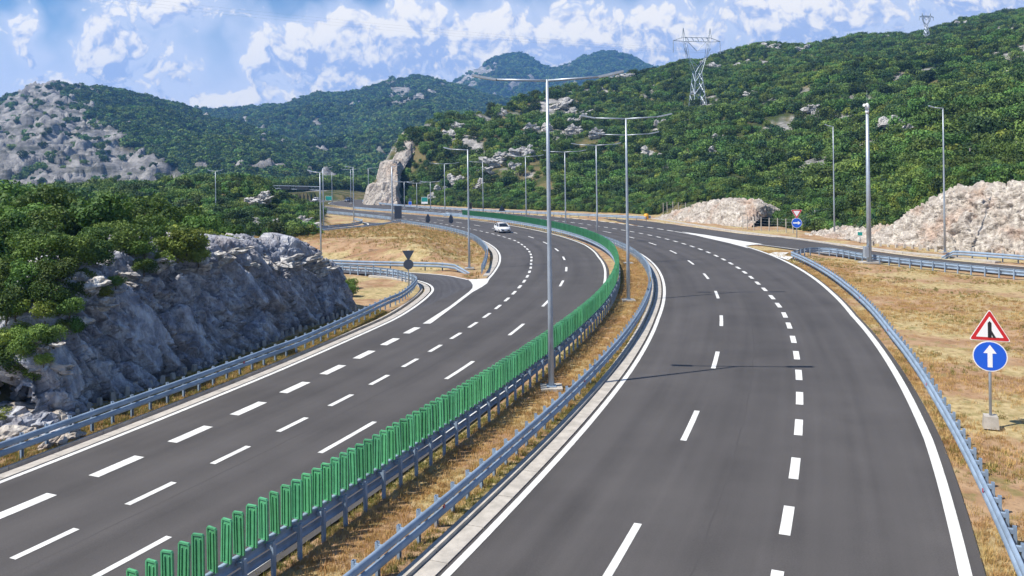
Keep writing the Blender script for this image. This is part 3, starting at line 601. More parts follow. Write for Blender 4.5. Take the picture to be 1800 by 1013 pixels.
polygon('gore_marking', [(743, 569), (757, 569), (800, 537), (830, 514), (848, 504), (856.5, 498), (861, 489.5), (840, 490.6), (822.5, 491.3), (828, 496), (831, 501), (830.5, 506.5), (824.5, 513), (790, 539)], M['paint'], road_l, ZM + .008)
polygon('gore_marking', [(1198, 407.5), (1240, 413), (1300, 423), (1341, 429.5), (1322, 430.5), (1309, 432.5), (1316, 436.5), (1280, 427), (1240, 418)], M['paint'], road_r, ZM + .008)
polygon('gore_marking', [(1350, 446.5), (1362, 443.5), (1386, 444), (1378, 449), (1394, 452), (1386, 457.5)], M['paint'], road_r, ZM + .008)

# concrete gutters in cast lengths
def gutter(name, path, w, label, seg=2.0, lip=.0, side=1, zt=.012):
    root = empty(name, tuple(path[0])); tag(root, label, 'gutter', kind='structure')
    d = np.r_[0, np.cumsum(np.linalg.norm(np.diff(path[:, :2], axis=0), axis=1))]; k = 0; p0 = path[0]
    while k < d[-1] - .3 and k < 190:
        q = np.linspace(k + .012, min(k + seg, d[-1]) - .012, 5); P = np.stack([np.interp(q, d, path[:, j]) for j in range(3)], -1)
        Q = shift(P, side * w); V = np.r_[P, Q, P, Q] - p0; V[:10, 2] += zt + np.r_[np.full(5, lip), np.zeros(5)]; V[10:, 2] -= .25
        n = 5; Fc = []
        for i in range(n - 1): Fc += [(i, i + 1, n + i + 1, n + i), (2 * n + i, 2 * n + i + 1, i + 1, i), (n + i, n + i + 1, 3 * n + i + 1, 3 * n + i)]
        Fc += [(0, n, 3 * n, 2 * n), (2 * n - 1, n - 1, 3 * n - 1, 4 * n - 1)]
        me = bpy.data.meshes.new('gutter_segment'); me.from_pydata(V.tolist(), [], Fc); me.update(); link('gutter_segment', me, M['concrete'], root); k += seg
    return root
gutter('drain_gutter', spath(14, 125, lambda s: oRL(s) - .22), .46, 'pale concrete gutter slabs beside the rail on the wide carriageway', side=-1)
gutter('drain_kerb', spath(14, 125, lambda s: oRL(s) - .72), .26, 'narrow concrete kerb stones under the median rail posts', side=-1, seg=1.8, lip=.06, zt=.05)
gutter('drain_gutter', shift(LLp, -.20), .42, 'pale concrete gutter along the slip lane under the shaded rock cutting', side=-1)
gutter('drain_kerb', shift(LLp, -.80), .20, 'thin kerb stones at the foot of the guardrail by the rock cutting', side=-1, seg=1.8, lip=.04, zt=.05)
gutter('drain_gutter', spath(80, 130, lambda s: oLE(s) - .2), .55, 'curved gutter slabs inside the bend below the brown slope', side=-1)
gutter('drain_kerb', gpath([(1150, 384), (1280, 404.5), (1390, 418), (1453, 427), (1517, 434.5), (1580, 443), (1653, 449.5), (1760, 461)], 1.0), .8, 'white concrete kerb strip below the two pale rock faces', side=1, seg=2.5, zt=.10)

# ================================================================== ROCK FACES
def rockface(name, levels, ncol, rowsper, amp, cs, seed, m, label, dip=(0, 0), parent=None, pin=.25, tag_it=True, zs=.42, ridge=0.0, jit=.2, slab=False):
    L = [resamp(np.asarray(l, float), n=ncol) for l in levels]; rowsP = []
    for a, b, n in zip(L[:-1], L[1:], rowsper):
        for f in np.linspace(0, 1, n, endpoint=False): rowsP.append(a * (1 - f) + b * f)
    rowsP.append(L[-1]); P = np.array(rowsP)
    du = np.gradient(P, axis=1); dv = np.gradient(P, axis=0); N = np.cross(du, dv); N /= np.linalg.norm(N, axis=-1, keepdims=True) + 1e-9
    Q = P.copy(); Q[..., 0] += dip[0] * P[..., 2]; Q[..., 1] += dip[1] * P[..., 2]; Q = Q * np.array([1.25, 1.25, zs])
    F1, ed, rid, tl = cell(Q / cs + 3.7, seed); _, ed2, rid2, tl2 = cell(Q / (cs * .4) + 9.1, seed + 40)
    _, ed3, rid3, tl3 = cell(Q / (cs * 2.6) + 1.3, seed + 80)
    if slab:
        aa = np.cumsum(np.r_[np.zeros((1,)), np.linalg.norm(np.diff(P[0], axis=0), axis=1)])[None, :] + 0 * P[..., 0]; bb = P[..., 2] + 0 * aa; ash = aa + .40 * bb + (fbm(P / 3.0, 2, seed + 7) - .5) * 1.6
        q2 = np.stack([ash / 1.15, bb / 4.6, 0 * aa + .5], -1); _, e_, ri_, tl_ = cell(q2, seed + 11); q3 = np.stack([ash / .50, bb / 1.5, 0 * aa + .5], -1); _, e3_, ri3_, tl3_ = cell(q3, seed + 12); q4 = np.stack([ash / .22, bb / .55, 0 * aa + .5], -1); _, e4_, ri4_, tl4_ = cell(q4, seed + 13)
    d = (rid3 - .5) * .8 + tl3 * .75 + (rid - .5) * .75 + tl * 1.0 + (rid2 - .5) * .45 + tl2 * .7 - np.clip(.10 - ed, 0, .1) * 5.0 - np.clip(.08 - ed3, 0, .08) * 9.0 - np.clip(.12 - ed2, 0, .12) * 1.4 + (fbm(P / cs * 4, 3, seed + 3) - .5) * .35
    if ridge: d = d * 1.0 + ridge * (fbm(Q / (cs * .8) + 5.5, 5, seed + 60, True) - .62) * 1.7
    if slab: d = (ri_ - .5) * 1.25 + tl_ * 1.8 + (ri3_ - .5) * .95 + tl3_ * 1.5 + (ri4_ - .5) * .50 + tl4_ * .8 - np.clip(.09 - e_, 0, .09) * 7 - np.clip(.08 - e3_, 0, .08) * 3 + (fbm(P / .5, 3, seed + 3) - .5) * .22
    d = np.clip(d, -1.5, 1.0)
    P = P + N * (d * amp)[..., None] + np.stack([(vnoise(P * 3.1, 5) - .5), (vnoise(P * 3.1, 6) - .5), (vnoise(P * 3.1, 7) - .5)], -1) * amp * jit
    me = mesh_np(name, P.reshape(-1, 3), grid_faces(*P.shape[:2]), smooth=False); o = link(name, me, m, parent)
    if tag_it: tag(o, label, 'rock face')
    return o
sK = np.r_[np.arange(32.6, 60.1, 1.0)]
base = list(off(sK, oK(sK))) + [off(np.array([61.3]), np.array([-18.8]))[0], off(np.array([62.0]), np.array([-21.5]))[0], off(np.array([62.2]), np.array([-26.0]))[0]]
base = np.array(base); hz = np.r_[(ZP(sK) + .1) * np.interp(sK, [32.6, 33.6, 34.8, 36.5, 39], [.26, .5, .76, .93, 1.0]), 2.6, 2.4, 2.3]
bkf = np.r_[np.interp(sK, [32.6, 33.6, 34.8, 36.5, 39], [.30, .48, .72, .92, 1.0]), .6, .35, .3]; bd = np.gradient(base, axis=0); bd /= np.linalg.norm(bd, axis=1, keepdims=True); nin = np.stack([-bd[:, 1], bd[:, 0]], -1)
var = (fbm(np.c_[base / 2.5, 0 * hz], 3, 6) - .5); hz = hz + var * 1.3 * np.minimum(1, hz / 3)
def lev(back, fz): return np.c_[base + nin * (back * bkf)[:, None], hz * fz - .25 * (fz == 0)]
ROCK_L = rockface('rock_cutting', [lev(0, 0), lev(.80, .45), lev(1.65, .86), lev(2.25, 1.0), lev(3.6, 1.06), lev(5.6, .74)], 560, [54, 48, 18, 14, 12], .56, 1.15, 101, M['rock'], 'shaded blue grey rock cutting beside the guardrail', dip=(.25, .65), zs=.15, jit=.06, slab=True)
from mathutils.bvhtree import BVHTree
def bvh(o): return BVHTree.FromPolygons([v.co for v in o.data.vertices], [tuple(q.vertices) for q in o.data.polygons])
BV = [bvh(ROCK_L)]
def rock_hit(px, py, d_):
    dr_ = Vector(ray(px, py)).normalized(); h = BV[0].ray_cast(Vector((0, 0, HC)), dr_)
    if h[0] is not None: return np.array(h[0]) + np.array(h[1]) * (.1 if h[1].z > 0 else -.1)
    p = PD(px, py, d_); p[2] = float(zat(p[0], p[1])); return p
# pale cuttings on the other side
b1 = np.array([G(a, b) for a, b in [(1146, 384.5), (1165, 386), (1190, 388), (1220, 391), (1260, 395), (1290, 398), (1308, 399.5), (1318, 400)]])
h1 = [.5, 1.5, 2.6, 3.6, 4.0, 3.9, 3.2, 1.4]
def lev2(b, h, back, f): 
    d = np.gradient(b[:, :2], axis=0); d /= np.linalg.norm(d, axis=1, keepdims=True); n = np.stack([-d[:, 1], d[:, 0]], -1); n = np.where((n[:, 1] < 0)[:, None], -n, n)
    q = b.copy(); q[:, :2] += n * back; q[:, 2] = np.array(h) * f - .2 * (f == 0); return q
rockface('rock_outcrop', [lev2(b1, h1, 0, 0), lev2(b1, h1, 1.6, .55), lev2(b1, h1, 3.2, 1.0), lev2(b1, h1, 5.0, 1.05), lev2(b1, h1, 8, .7)][::1], 200, [20, 20, 8, 8], .42, 1.3, 131, M['rock_warm'], 'ragged pinkish white rock bank beyond the lane dashes, fenced on top', dip=(.4, 0))
b2 = np.array([G(a, b) for a, b in [(1408, 412), (1440, 416), (1490, 422), (1525, 428), (1560, 431), (1600, 434.5), (1640, 438), (1720, 443), (1800, 448), (1900, 456), (2050, 470)]])
h2 = [.3, 1.2, 1.7, 1.9, 3.9, 5.2, 6.3, 6.9, 7.3, 7.8, 8.2]
rockface('rock_cutting', [lev2(b2, h2, 0, 0), lev2(b2, h2, 1.9, .5), lev2(b2, h2, 3.6, .96), lev2(b2, h2, 4.8, 1.06), lev2(b2, h2, 8.5, .85)], 330, [34, 34, 8, 8], .40, 1.0, 171, M['rock_warm'], 'tall pale rock cutting with rusty stains at the picture edge', dip=(.5, .2))
# benched nose of the hill
def bench(pts): return np.array([PD(*p) for p in pts])
n0 = bench([(633, 364, 262), (639, 363.5, 242), (668, 363.5, 238), (700, 364, 236), (716, 363, 240)])
n1 = bench([(647, 327, 266), (651, 323, 246), (674, 321, 243), (696, 330, 242), (703, 352, 244)])
n2 = bench([(660, 325, 284), (665, 321, 260), (682, 319, 256), (699, 326, 253), (704, 345, 252)])
n3 = bench([(667, 290, 288), (672, 285, 263), (686, 283, 260), (698, 290, 258), (703, 316, 257)])
n4 = bench([(683, 286, 304), (688, 282, 280), (697, 280, 275), (704, 284, 271), (709, 298, 268)])
n5 = bench([(692, 258, 308), (699, 253, 286), (710, 250, 283), (722, 254, 281), (728, 268, 279)])
n6 = bench([(706, 236, 318), (716, 229, 302), (732, 224, 300), (746, 230, 298), (756, 244, 296)])
n7 = bench([(716, 233, 330), (728, 228, 318), (742, 226, 316), (756, 234, 314), (768, 250, 312)])
rockface('rock_bench', [n0 + np.array([0, 0, -1.2]), n1, n2, n3, n4, n5, n6, n7], 150, [30, 8, 26, 8, 20, 16, 6], .5, 4.0, 191, M['rock_bench'], 'pale stepped rock cut at the end of the wooded hill', dip=(0, 0))

# ================================================================== ROCKS
def boulder_mesh(name, seed, n=3, rough=.35):
    import bmesh
    bm = bmesh.new(); bmesh.ops.create_icosphere(bm, subdivisions=n, radius=1.0); V = np.array([v.co for v in bm.verts])
    F1, ed, rid, tl = cell(V * 1.3 + seed * 3.1, seed); d = (rid - .5) * rough + tl * rough * 1.3 + (fbm(V * 2.5 + seed, 3, seed) - .5) * rough - np.clip(.1 - ed, 0, .1) * 1.5
    V = V * (1 + d)[:, None] * np.array([1, .8, .7])
    for v, c in zip(bm.verts, V): v.co = c
    me = bpy.data.meshes.new(name); bm.to_mesh(me); bm.free(); return me
ROCKM = [boulder_mesh('boulder', k, 3 if k < 4 else 2, .5) for k in range(6)]
def cluster_mesh(name, seed):
    r = random.Random(seed); V = []; Fc = []; n = 0
    for j in range(9):
        src = boulder_mesh('tmp', seed * 13 + j, 2 if j else 3, .8); v = np.array([x.co for x in src.vertices]); f = [tuple(q.vertices) for q in src.polygons]; bpy.data.meshes.remove(src)
        sc = r.uniform(.18, .42); v = v * sc * np.array([1.5, 1.0, r.uniform(.5, 1.2)]) + np.array([r.uniform(-.9, .9), r.uniform(-.4, .4), r.uniform(-.35, .3)]); V.append(v); Fc += [tuple(i + n for i in q) for q in f]; n += len(v)
    me = bpy.data.meshes.new(name); me.from_pydata(np.concatenate(V).tolist(), [], Fc); me.update(); return me
HROCK = [cluster_mesh('outcrop', 20 + k) for k in range(6)]
for me in HROCK: me.materials.append(M['rock_hill'])
for k, me in enumerate(ROCKM): me.materials.append(M['rock_warm'] if k % 2 else M['rock'])
def put_rock(name, me, loc, sc, label, group, rz=None):
    o = link(name, me); o.location = loc; o.scale = sc; o.rotation_euler = (random.uniform(-.3, .3), random.uniform(-.3, .3), (random.uniform(-.5, .5) if me in HROCK else random.uniform(0, 6.3)) if rz is None else rz)
    return tag(o, label, 'rock', group)
# rubble at the near end of the cutting
for i in range(90):
    px, py = random.uniform(-20, 128), random.uniform(672, 768)
    if py < 672 + (128 - px) * .0 or py > 800 - px * .33: continue
    p = G(px, py, .35); sc = random.uniform(.10, .32)
    put_rock('rubble_stone', ROCKM[random.randrange(6)], (p[0], p[1], float(zat(p[0], p[1])) + sc * .4 + .05), (sc * random.uniform(.8, 1.4), sc, sc * random.uniform(.6, 1)), 'broken stone in the rubble heap at the near end of the shaded cutting', 'rubble below the cutting')
for px, py, sc in [(24, 742, .55), (52, 738, .6), (78, 733, .5), (100, 726, .45), (36, 722, .7), (64, 716, .65), (90, 706, .6), (10, 728, .7), (8, 752, .45), (48, 700, .6)]:
    p = G(px, py, .3); put_rock('rubble_boulder', ROCKM[random.randrange(4)], (p[0], p[1], float(zat(p[0], p[1])) + sc * .25), (sc * 1.2, sc, sc * .9), 'bigger boulder in the rubble at the near end of the cutting', 'boulders in the rubble')
# weathered rocks along the crest of the cutting
for px, py, w in [(82, 462, 30), (116, 474, 28), (150, 498, 30), (166, 526, 24), (166, 452, 20), (206, 478, 36), (188, 510, 22), (275, 456, 22), (384, 442, 34), (355, 458, 20), (471, 452, 26), (502, 455, 28), (536, 456, 30), (560, 470, 20), (125, 552, 22), (72, 602, 30), (95, 640, 24), (240, 482, 18), (430, 462, 20), (320, 466, 16)]:
    dpt = np.interp(px, [0, 100, 200, 380, 470, 560], [32, 35.0, 39.0, 49, 56, 63]); p = rock_hit(px, py + 8, dpt); r = w / F * dpt * .8
    put_rock('crest_rock', HROCK[random.randrange(6)], (p[0], p[1], p[2] - r * .1), (r * 1.25, r * 1.2, r * 1.1), 'weathered pale rock on the crest of the shaded cutting', 'rocks along the crest of the cutting')
KN = [(455, 328, 22, 150), (446, 345, 14, 148), (265, 352, 12, 150), (240, 358, 12, 150), (290, 344, 10, 152), (215, 362, 8, 148), (480, 392, 12, 132), (520, 372, 14, 138), (545, 375, 10, 138), (530, 384, 12, 136), (470, 396, 12, 130), (490, 400, 9, 128), (405, 388, 10, 135), (415, 380, 9, 137), (505, 379, 10, 137), (455, 402, 8, 126), (360, 346, 9, 155), (395, 340, 8, 156), (525, 396, 8, 131), (445, 392, 8, 132), (552, 383, 8, 134)]
for px, py, w, d in KN:
    p = PD(px, py, d); r = w / F * d; zg = float(zat(p[0], p[1]))
    put_rock('knoll_rock', HROCK[random.randrange(6)], (p[0], p[1], zg + r * .35 + .2), (r * 1.15, r, r * random.uniform(.8, 1.2)), 'white boulder among the scrub on the knoll near the sign gantry' if px > 400 else 'grey boulder on the far edge of the scrub plateau', 'boulders on the knoll' if px > 400 else 'boulders on the plateau edge')
HO = [(985, 186, 15), (1015, 212, 15), (1003, 197, 9), (935, 228, 13), (915, 268, 16), (925, 262, 10), (868, 285, 16), (855, 300, 12), (880, 276, 12), (800, 315, 14), (805, 222, 12), (790, 235, 9), (882, 197, 9), (1580, 216, 20), (1565, 222, 12), (1600, 222, 9), (1735, 185, 13), (1722, 176, 8), (1425, 188, 11), (1440, 196, 8), (1300, 118, 10), (1352, 82, 12), (1410, 87, 12), (1372, 88, 8), (1462, 66, 8), (1255, 120, 12), (1240, 112, 9), (1225, 165, 8), (1110, 135, 12), (1080, 138, 8), (1265, 240, 10), (1140, 265, 10), (1155, 275, 8), (1255, 262, 9), (1720, 140, 8), (1700, 120, 8), (1780, 130, 9), (1690, 42, 9), (1560, 66, 7), (1160, 215, 8), (1050, 235, 12), (1010, 232, 14), (960, 222, 9), (1025, 200, 10), (840, 322, 10), (760, 345, 8), (775, 330, 9), (905, 290, 9), (1655, 195, 8), (1690, 228, 8), (1320, 165, 9)]
def hill_hit(px, py, step=1.5):
    X, Y, Z = ray(px, py); d = np.arange(90, 560, step); x = X / Y * d; z = HC + Z / Y * d; zt = zat(x, d) + 2.0
    k = np.argmax(zt > z); return (x[k], d[k], float(zat(x[k:k + 1], d[k:k + 1])[0])) if zt[k] > z[k] else None
ROCKSPOTS = []; x2_ = (1632 - 900) / F * 440
for px, py, w in HO:
    h = hill_hit(px, py)
    if h is None: continue
    r = w / F * h[1] * .85; ROCKSPOTS.append((h[0], h[1], r))
    side = 'above the street lamps' if px < 1130 else 'below the near pylon' if px < 1345 else 'under the far ridge pylon'
    put_rock('hill_outcrop', HROCK[random.randrange(6)], (h[0], h[1], h[2] + r * .32 + 1.0), (r * 1.3, r * 1.2, (r * 1.05 + 1.3) * random.uniform(.9, 1.15)), 'white limestone outcrop among the hillside trees ' + side, 'hillside outcrops ' + side)

# ================================================================== VEGETATION
def leaves(n, leaf, lobes, seed, up=.25, inner=.25):
    r = np.random.default_rng(seed); C = np.array([l[0] for l in lobes], float); Rr = np.array([l[1] for l in lobes], float)
    w = (Rr ** 2).sum(1) if Rr.ndim > 1 else Rr ** 2; i = r.choice(len(lobes), n, p=w / w.sum()); d = r.normal(size=(n, 3)); d[:, 2] += up; d /= np.linalg.norm(d, axis=1, keepdims=True)
    rr = np.where(r.random(n) < inner, r.uniform(.3, .8, n), r.uniform(.8, 1.12, n)); rad_ = Rr[i] if Rr.ndim > 1 else Rr[i][:, None]
    P = C[i] + d * rad_ * rr[:, None]; P[:, 2] = np.maximum(P[:, 2], .05)
    N = d + r.normal(size=(n, 3)) * .55; N /= np.linalg.norm(N, axis=1, keepdims=True)
    A = np.cross(N, r.normal(size=(n, 3))); A /= np.linalg.norm(A, axis=1, keepdims=True); B = np.cross(N, A); sz = leaf * r.uniform(.6, 1.25, n)[:, None]
    V = np.stack([P - A * sz, P - B * sz * .55 + N * sz * .15, P + A * sz, P + B * sz * .55 - N * sz * .1], 1).reshape(-1, 3)
    return V, np.arange(4 * n).reshape(-1, 4)
def lobes_for(R, Hh, k, seed, flat=.85):
    r = np.random.default_rng(seed); L = [((0, 0, Hh * .55), (R * .72, R * .72, Hh * .42))]
    for j in range(k):
        a = r.uniform(0, 6.283); q = r.uniform(.35, .75) * R; z = r.uniform(.3, .85) * Hh; s_ = r.uniform(.28, .5) * R; L.append(((math.cos(a) * q, math.sin(a) * q, z), (s_, s_, s_ * flat)))
    return L
def crown_mesh(name, n, leaf, R, Hh, k, seed, m):
    V, Fc = leaves(n, leaf, lobes_for(R, Hh, k, seed), seed + 5); me = mesh_np(name, V, Fc); me.materials.append(m); return me
def trunk_mesh(name, R, Hh, seed):
    r = random.Random(seed); b = MB()
    b.tube([(0, 0, -.3), (r.uniform(-.1, .1), r.uniform(-.1, .1), Hh * .35), (r.uniform(-.2, .2), r.uniform(-.2, .2), Hh * .7)], [R * .07, R * .05, R * .02], 6)
    for j in range(4):
        a = r.uniform(0, 6.28); b.tube([(0, 0, Hh * (.15 + .1 * j)), (math.cos(a) * R * .35, math.sin(a) * R * .35, Hh * (.4 + .1 * j)), (math.cos(a) * R * .6, math.sin(a) * R * .6, Hh * (.5 + .1 * j))], [R * .035, R * .025, R * .01], 5)
    me = b.mesh(name); me.materials.append(M['bark']); return me
BUSH = [(crown_mesh('crown', 3000, .105, 1.55, 2.3, 9, 300 + k, M['foliage']), trunk_mesh('trunk', 1.5, 2.3, k)) for k in range(4)] + [(crown_mesh('crown', 1800, .10, 1.1, 1.3, 7, 320 + k, M['foliage_light']), trunk_mesh('trunk', 1.0, 1.2, 9 + k)) for k in range(2)]
TREE = [(crown_mesh('crown', 1500, .24, 2.7, 4.6, 12, 400 + k, M['foliage_far']), trunk_mesh('trunk', 2.6, 4.4, 20 + k)) for k in range(4)] + [(crown_mesh('crown', 1300, .22, 2.4, 3.4, 11, 430, M['foliage_light']), trunk_mesh('trunk', 2.2, 3.2, 31))]
def plant(name, proto, loc, sc, label, cat_, group):
    e = empty(name, loc, random.uniform(0, 6.28)); e.scale = (sc * random.uniform(.9, 1.15), sc * random.uniform(.9, 1.15), sc * random.uniform(.85, 1.15))
    link('crown', proto[0], None, e); link('trunk', proto[1], None, e); return tag(e, label, cat_, group)
# shrubs on the plateau above the shaded cutting, in three belts
def lipz(s0, o0):
    k = float(oK(s0)) - o0; h = float(ZP(s0)) * np.interp(s0, [32.6, 33.6, 34.8, 36.5, 39], [.26, .5, .76, .93, 1.0]); return h * float(np.interp(k, [0, 2.6, 3.6, 5.0], [0, 1.0, .98, .8])) - .25 if (32.6 < s0 < 60 and k < 4.6) else -9
def belt(n, smin, smax, kmin, kmax, zs, label, group, protos, seed, mind=1.3):
    r = np.random.default_rng(seed); pts = []; tries = 0
    while len(pts) < n and tries < 6000:
        tries += 1; s0 = r.uniform(smin, smax); o0 = float(oK(s0)) - r.uniform(kmin, kmax); x, y = off(np.array([s0]), np.array([o0]))[0]
        tpx = 900 + F * x / y
        if tpx < -140 or any((x - a) ** 2 + (y - b) ** 2 < mind ** 2 for a, b in pts): continue
        pts.append((x, y)); z = float(zat(x, y)); sc = r.uniform(*zs)
        plant('shrub', protos[r.integers(len(protos))], (x, y, max(z - .1, lipz(s0, o0))), sc, label, 'shrub', group)
belt(30, 33, 47, 3.4, 7, (.35, .75), 'leafy green shrub overhanging the lip of the shaded cutting', 'shrubs on the lip of the cutting', BUSH[:4], 1, 1.1)
belt(60, 32, 60, 8, 22, (.8, 1.25), 'dense green shrub on the plateau behind the cutting', 'shrubs on the plateau', BUSH[:4], 2, 1.8)
belt(60, 34, 61, 20, 52, (1.0, 1.5), 'tall dark shrub farther back on the plateau', 'shrubs at the back of the plateau', BUSH[:4], 3, 2.3)
belt(16, 43, 51, 2.8, 5.0, (.45, .8), 'yellow green bush on top of the cutting', 'yellow green bushes on the cutting', BUSH[4:], 4, .8)
belt(120, 20, 36, 3.5, 18, (.45, 1.0), 'leafy shrub on the bank at the near end of the cutting', 'shrubs on the near bank', BUSH[:4], 6, .9)
belt(24, 24, 36, 2.0, 6, (.35, .7), 'yellow green bush clinging to the near end of the cutting', 'yellow green bushes at the near end of the cutting', BUSH[4:], 5, .8)
for px, py, d_, sc in [(18, 500, 36, .62), (58, 512, 36.5, .55), (100, 505, 37.5, .55), (30, 555, 35, .6), (78, 560, 35.5, .5), (118, 556, 36.2, .42), (12, 610, 34, .6), (55, 615, 34.3, .5), (92, 606, 34.8, .42), (128, 590, 35.5, .36), (20, 660, 33, .5), (62, 668, 33.2, .38), (140, 530, 37, .45), (165, 470, 39.5, .6), (135, 470, 39, .6), (70, 470, 38.5, .7), (20, 455, 38.5, .8), (230, 445, 42, .6), (255, 452, 42.5, .5), (180, 520, 38, .36), (90, 540, 36, .5), (45, 535, 36, .55), (40, 580, 35, .5), (105, 580, 35.5, .4), (15, 560, 35, .55), (75, 640, 34, .35), (35, 640, 34, .45), (150, 490, 38, .4), (200, 505, 39, .3), (250, 480, 42, .35)]:
    p = rock_hit(px, py, d_); plant('shrub', BUSH[random.randrange(5)], (p[0], p[1], p[2] - .25 * sc), sc * .92, 'leafy shrub spilling over the near end of the cutting', 'shrub', 'shrubs spilling over the near end of the cutting')
for px, py, d_, sc in [(300, 452, 44.5, .62), (318, 462, 44.8, .55), (335, 448, 46, .6), (288, 466, 43.5, .45), (350, 462, 46, .42), (325, 440, 46.5, .6)]:
    p = rock_hit(px, py, d_); plant('shrub', BUSH[4 + random.randrange(2)], (p[0], p[1], p[2] - .25 * sc), sc * 1.2, 'pale yellow green bush tumbling over the middle of the cutting', 'shrub', 'pale bushes over the middle of the cutting')
for px, py in [(605, 515), (612, 508), (598, 500), (620, 520)]:
    p = G(px, py); plant('shrub', BUSH[0], (p[0], p[1], -.05), .42, 'small shrub at the far foot of the shaded cutting', 'shrub', 'shrubs at the far foot of the cutting')

# instanced masses (nobody could count them)
def scatter(name, P, rotz, scl, protos, label, cat_):
    col = bpy.data.collections.new(name + '_source')
    for k, me in enumerate(protos): col.objects.link(bpy.data.objects.new('%s_%02d' % (name, k), me))
    me = bpy.data.meshes.new(name); P = np.asarray(P, np.float32); me.vertices.add(len(P)); me.vertices.foreach_set('co', P.ravel())
    a = me.attributes.new('rot', 'FLOAT_VECTOR', 'POINT'); a.data.foreach_set('vector', np.stack([0 * rotz, 0 * rotz, rotz], -1).astype(np.float32).ravel())
    a = me.attributes.new('scl', 'FLOAT_VECTOR', 'POINT'); a.data.foreach_set('vector', np.asarray(scl, np.float32).ravel())
    a = me.attributes.new('pick', 'INT', 'POINT'); a.data.foreach_set('value', np.random.default_rng(len(P)).integers(0, len(protos), len(P)).astype(np.int32))
    o = link(name, me); tag(o, label, cat_, kind='stuff')
    g = bpy.data.node_groups.new(name, 'GeometryNodeTree'); g.interface.new_socket('Geometry', in_out='INPUT', socket_type='NodeSocketGeometry'); g.interface.new_socket('Geometry', in_out='OUTPUT', socket_type='NodeSocketGeometry')
    i, u = g.nodes.new('NodeGroupInput'), g.nodes.new('NodeGroupOutput'); ci = g.nodes.new('GeometryNodeCollectionInfo'); ci.inputs['Collection'].default_value = col; ci.inputs['Separate Children'].default_value = True; ci.inputs['Reset Children'].default_value = True
    ip_ = g.nodes.new('GeometryNodeInstanceOnPoints'); ip_.inputs['Pick Instance'].default_value = True
    def at(nm, ty):
        n = g.nodes.new('GeometryNodeInputNamedAttribute'); n.data_type = ty; n.inputs['Name'].default_value = nm; return n.outputs['Attribute']
    g.links.new(i.outputs[0], ip_.inputs['Points']); g.links.new(ci.outputs[0], ip_.inputs['Instance']); g.links.new(at('pick', 'INT'), ip_.inputs['Instance Index'])
    e2r = g.nodes.new('FunctionNodeEulerToRotation'); g.links.new(at('rot', 'FLOAT_VECTOR'), e2r.inputs[0]); g.links.new(e2r.outputs[0], ip_.inputs['Rotation']); g.links.new(at('scl', 'FLOAT_VECTOR'), ip_.inputs['Scale'])
    g.links.new(ip_.outputs[0], u.inputs[0]); md = o.modifiers.new('scatter', 'NODES'); md.node_group = g
    return o
def rs(n, lo, hi, r, zv=.2):
    q = r.uniform(lo, hi, n); return np.stack([q * r.uniform(.85, 1.15, n), q * r.uniform(.85, 1.15, n), q * r.uniform(1 - zv, 1 + zv, n)], -1)
# wooded hill on the far side
r = np.random.default_rng(50); N = 42000; y = np.sqrt(r.uniform(85 ** 2, 530 ** 2, N)); t = r.uniform(610, 2000, N); x = (t - 900) / F * y
df = np.interp(t, FOOT_T, FOOT_D); dr = np.interp(t, RIDGE_T, RIDGE_D)
sh = np.interp(t, [600, 700, 1140, 1180, 1310, 1335, 1400, 1530, 1570], [9, 4, 3, 7.5, 7.5, 2.5, 2.5, 5.0, 6.5])
ok = (y > df + sh) & (y < dr + 14) & ~((t < 712) & (y < np.interp(t, [640, 680, 700, 712], [335, 315, 290, 250])))
P3 = np.stack([x, y, 0 * x], -1); stn = fbm(P3 / 16.0, 4, 41); pr = np.where(stn > .60, .25, 1.0) * (.55 + .6 * sstep(.35, .6, fbm(P3 / 25, 3, 55)))
pr = pr * (1 - .62 * sstep(1090, 960, t) * sstep(690, 760, t) * sstep(.46, .54, fbm(P3 / 15.0, 3, 57)))
ok &= r.random(N) < pr
for (a, b, q) in ((x2_, 440, 7), (x2_ * .975, 429, 6), ((1228 - 900) / F * 330, 328, 4)): ok &= ((x - a) ** 2 + (y - b) ** 2) > q ** 2
for (a, b, q) in ROCKSPOTS: ok &= ((x - a) ** 2 + ((y - b + q * .8) * .8) ** 2) > (q * 1.05) ** 2
x, y, t, df = x[ok], y[ok], t[ok], df[ok]; z = zat(x, y) - .4
near = np.argsort(y - df * 1.0 + 0 * y); individual = np.zeros(len(x), bool)
vis = (t > 690) & (t < 1815); cand = [i for i in near if vis[i]][:230]; individual[cand] = True
grow = np.interp(y - df, [0, 25, 200], [.62, .85, .95]); scl = rs(len(x), .33, 1.02, r) * grow[:, None]
for i in cand:
    where = next(w for lim, w in ((770, 'beside the stepped rock cut'), (870, 'between the teal board and the white car'), (965, 'behind the nearest tall lamp'), (1060, 'just above the end of the green screen bend'), (1140, 'behind the second tall lamp'), (1200, 'left of the pinkish rock bank'), (1325, 'above the pinkish rock bank'), (1440, 'behind the yield sign'), (1535, 'left of the camera mast'), (1665, 'right of the camera mast'), (9999, 'above the tall pale cutting')) if t[i] < lim)
    side = ('front row tree at the hill foot ' + where, 'hill foot trees ' + where)
    e = empty('tree', (x[i], y[i], z[i]), r.uniform(0, 6.28)); e.scale = scl[i]; pr_ = TREE[r.integers(5)]; link('crown', pr_[0], None, e); link('trunk', pr_[1], None, e); tag(e, side[0], 'tree', side[1])
k = ~individual
TFAR = [crown_mesh('tree', 620, .34, 2.7, 4.6, 12, 500 + j, M['foliage_dark' if j == 3 else 'foliage_far']) for j in range(4)] + [crown_mesh('tree', 520, .34, 2.4, 3.6, 10, 520, M['foliage_light'])]
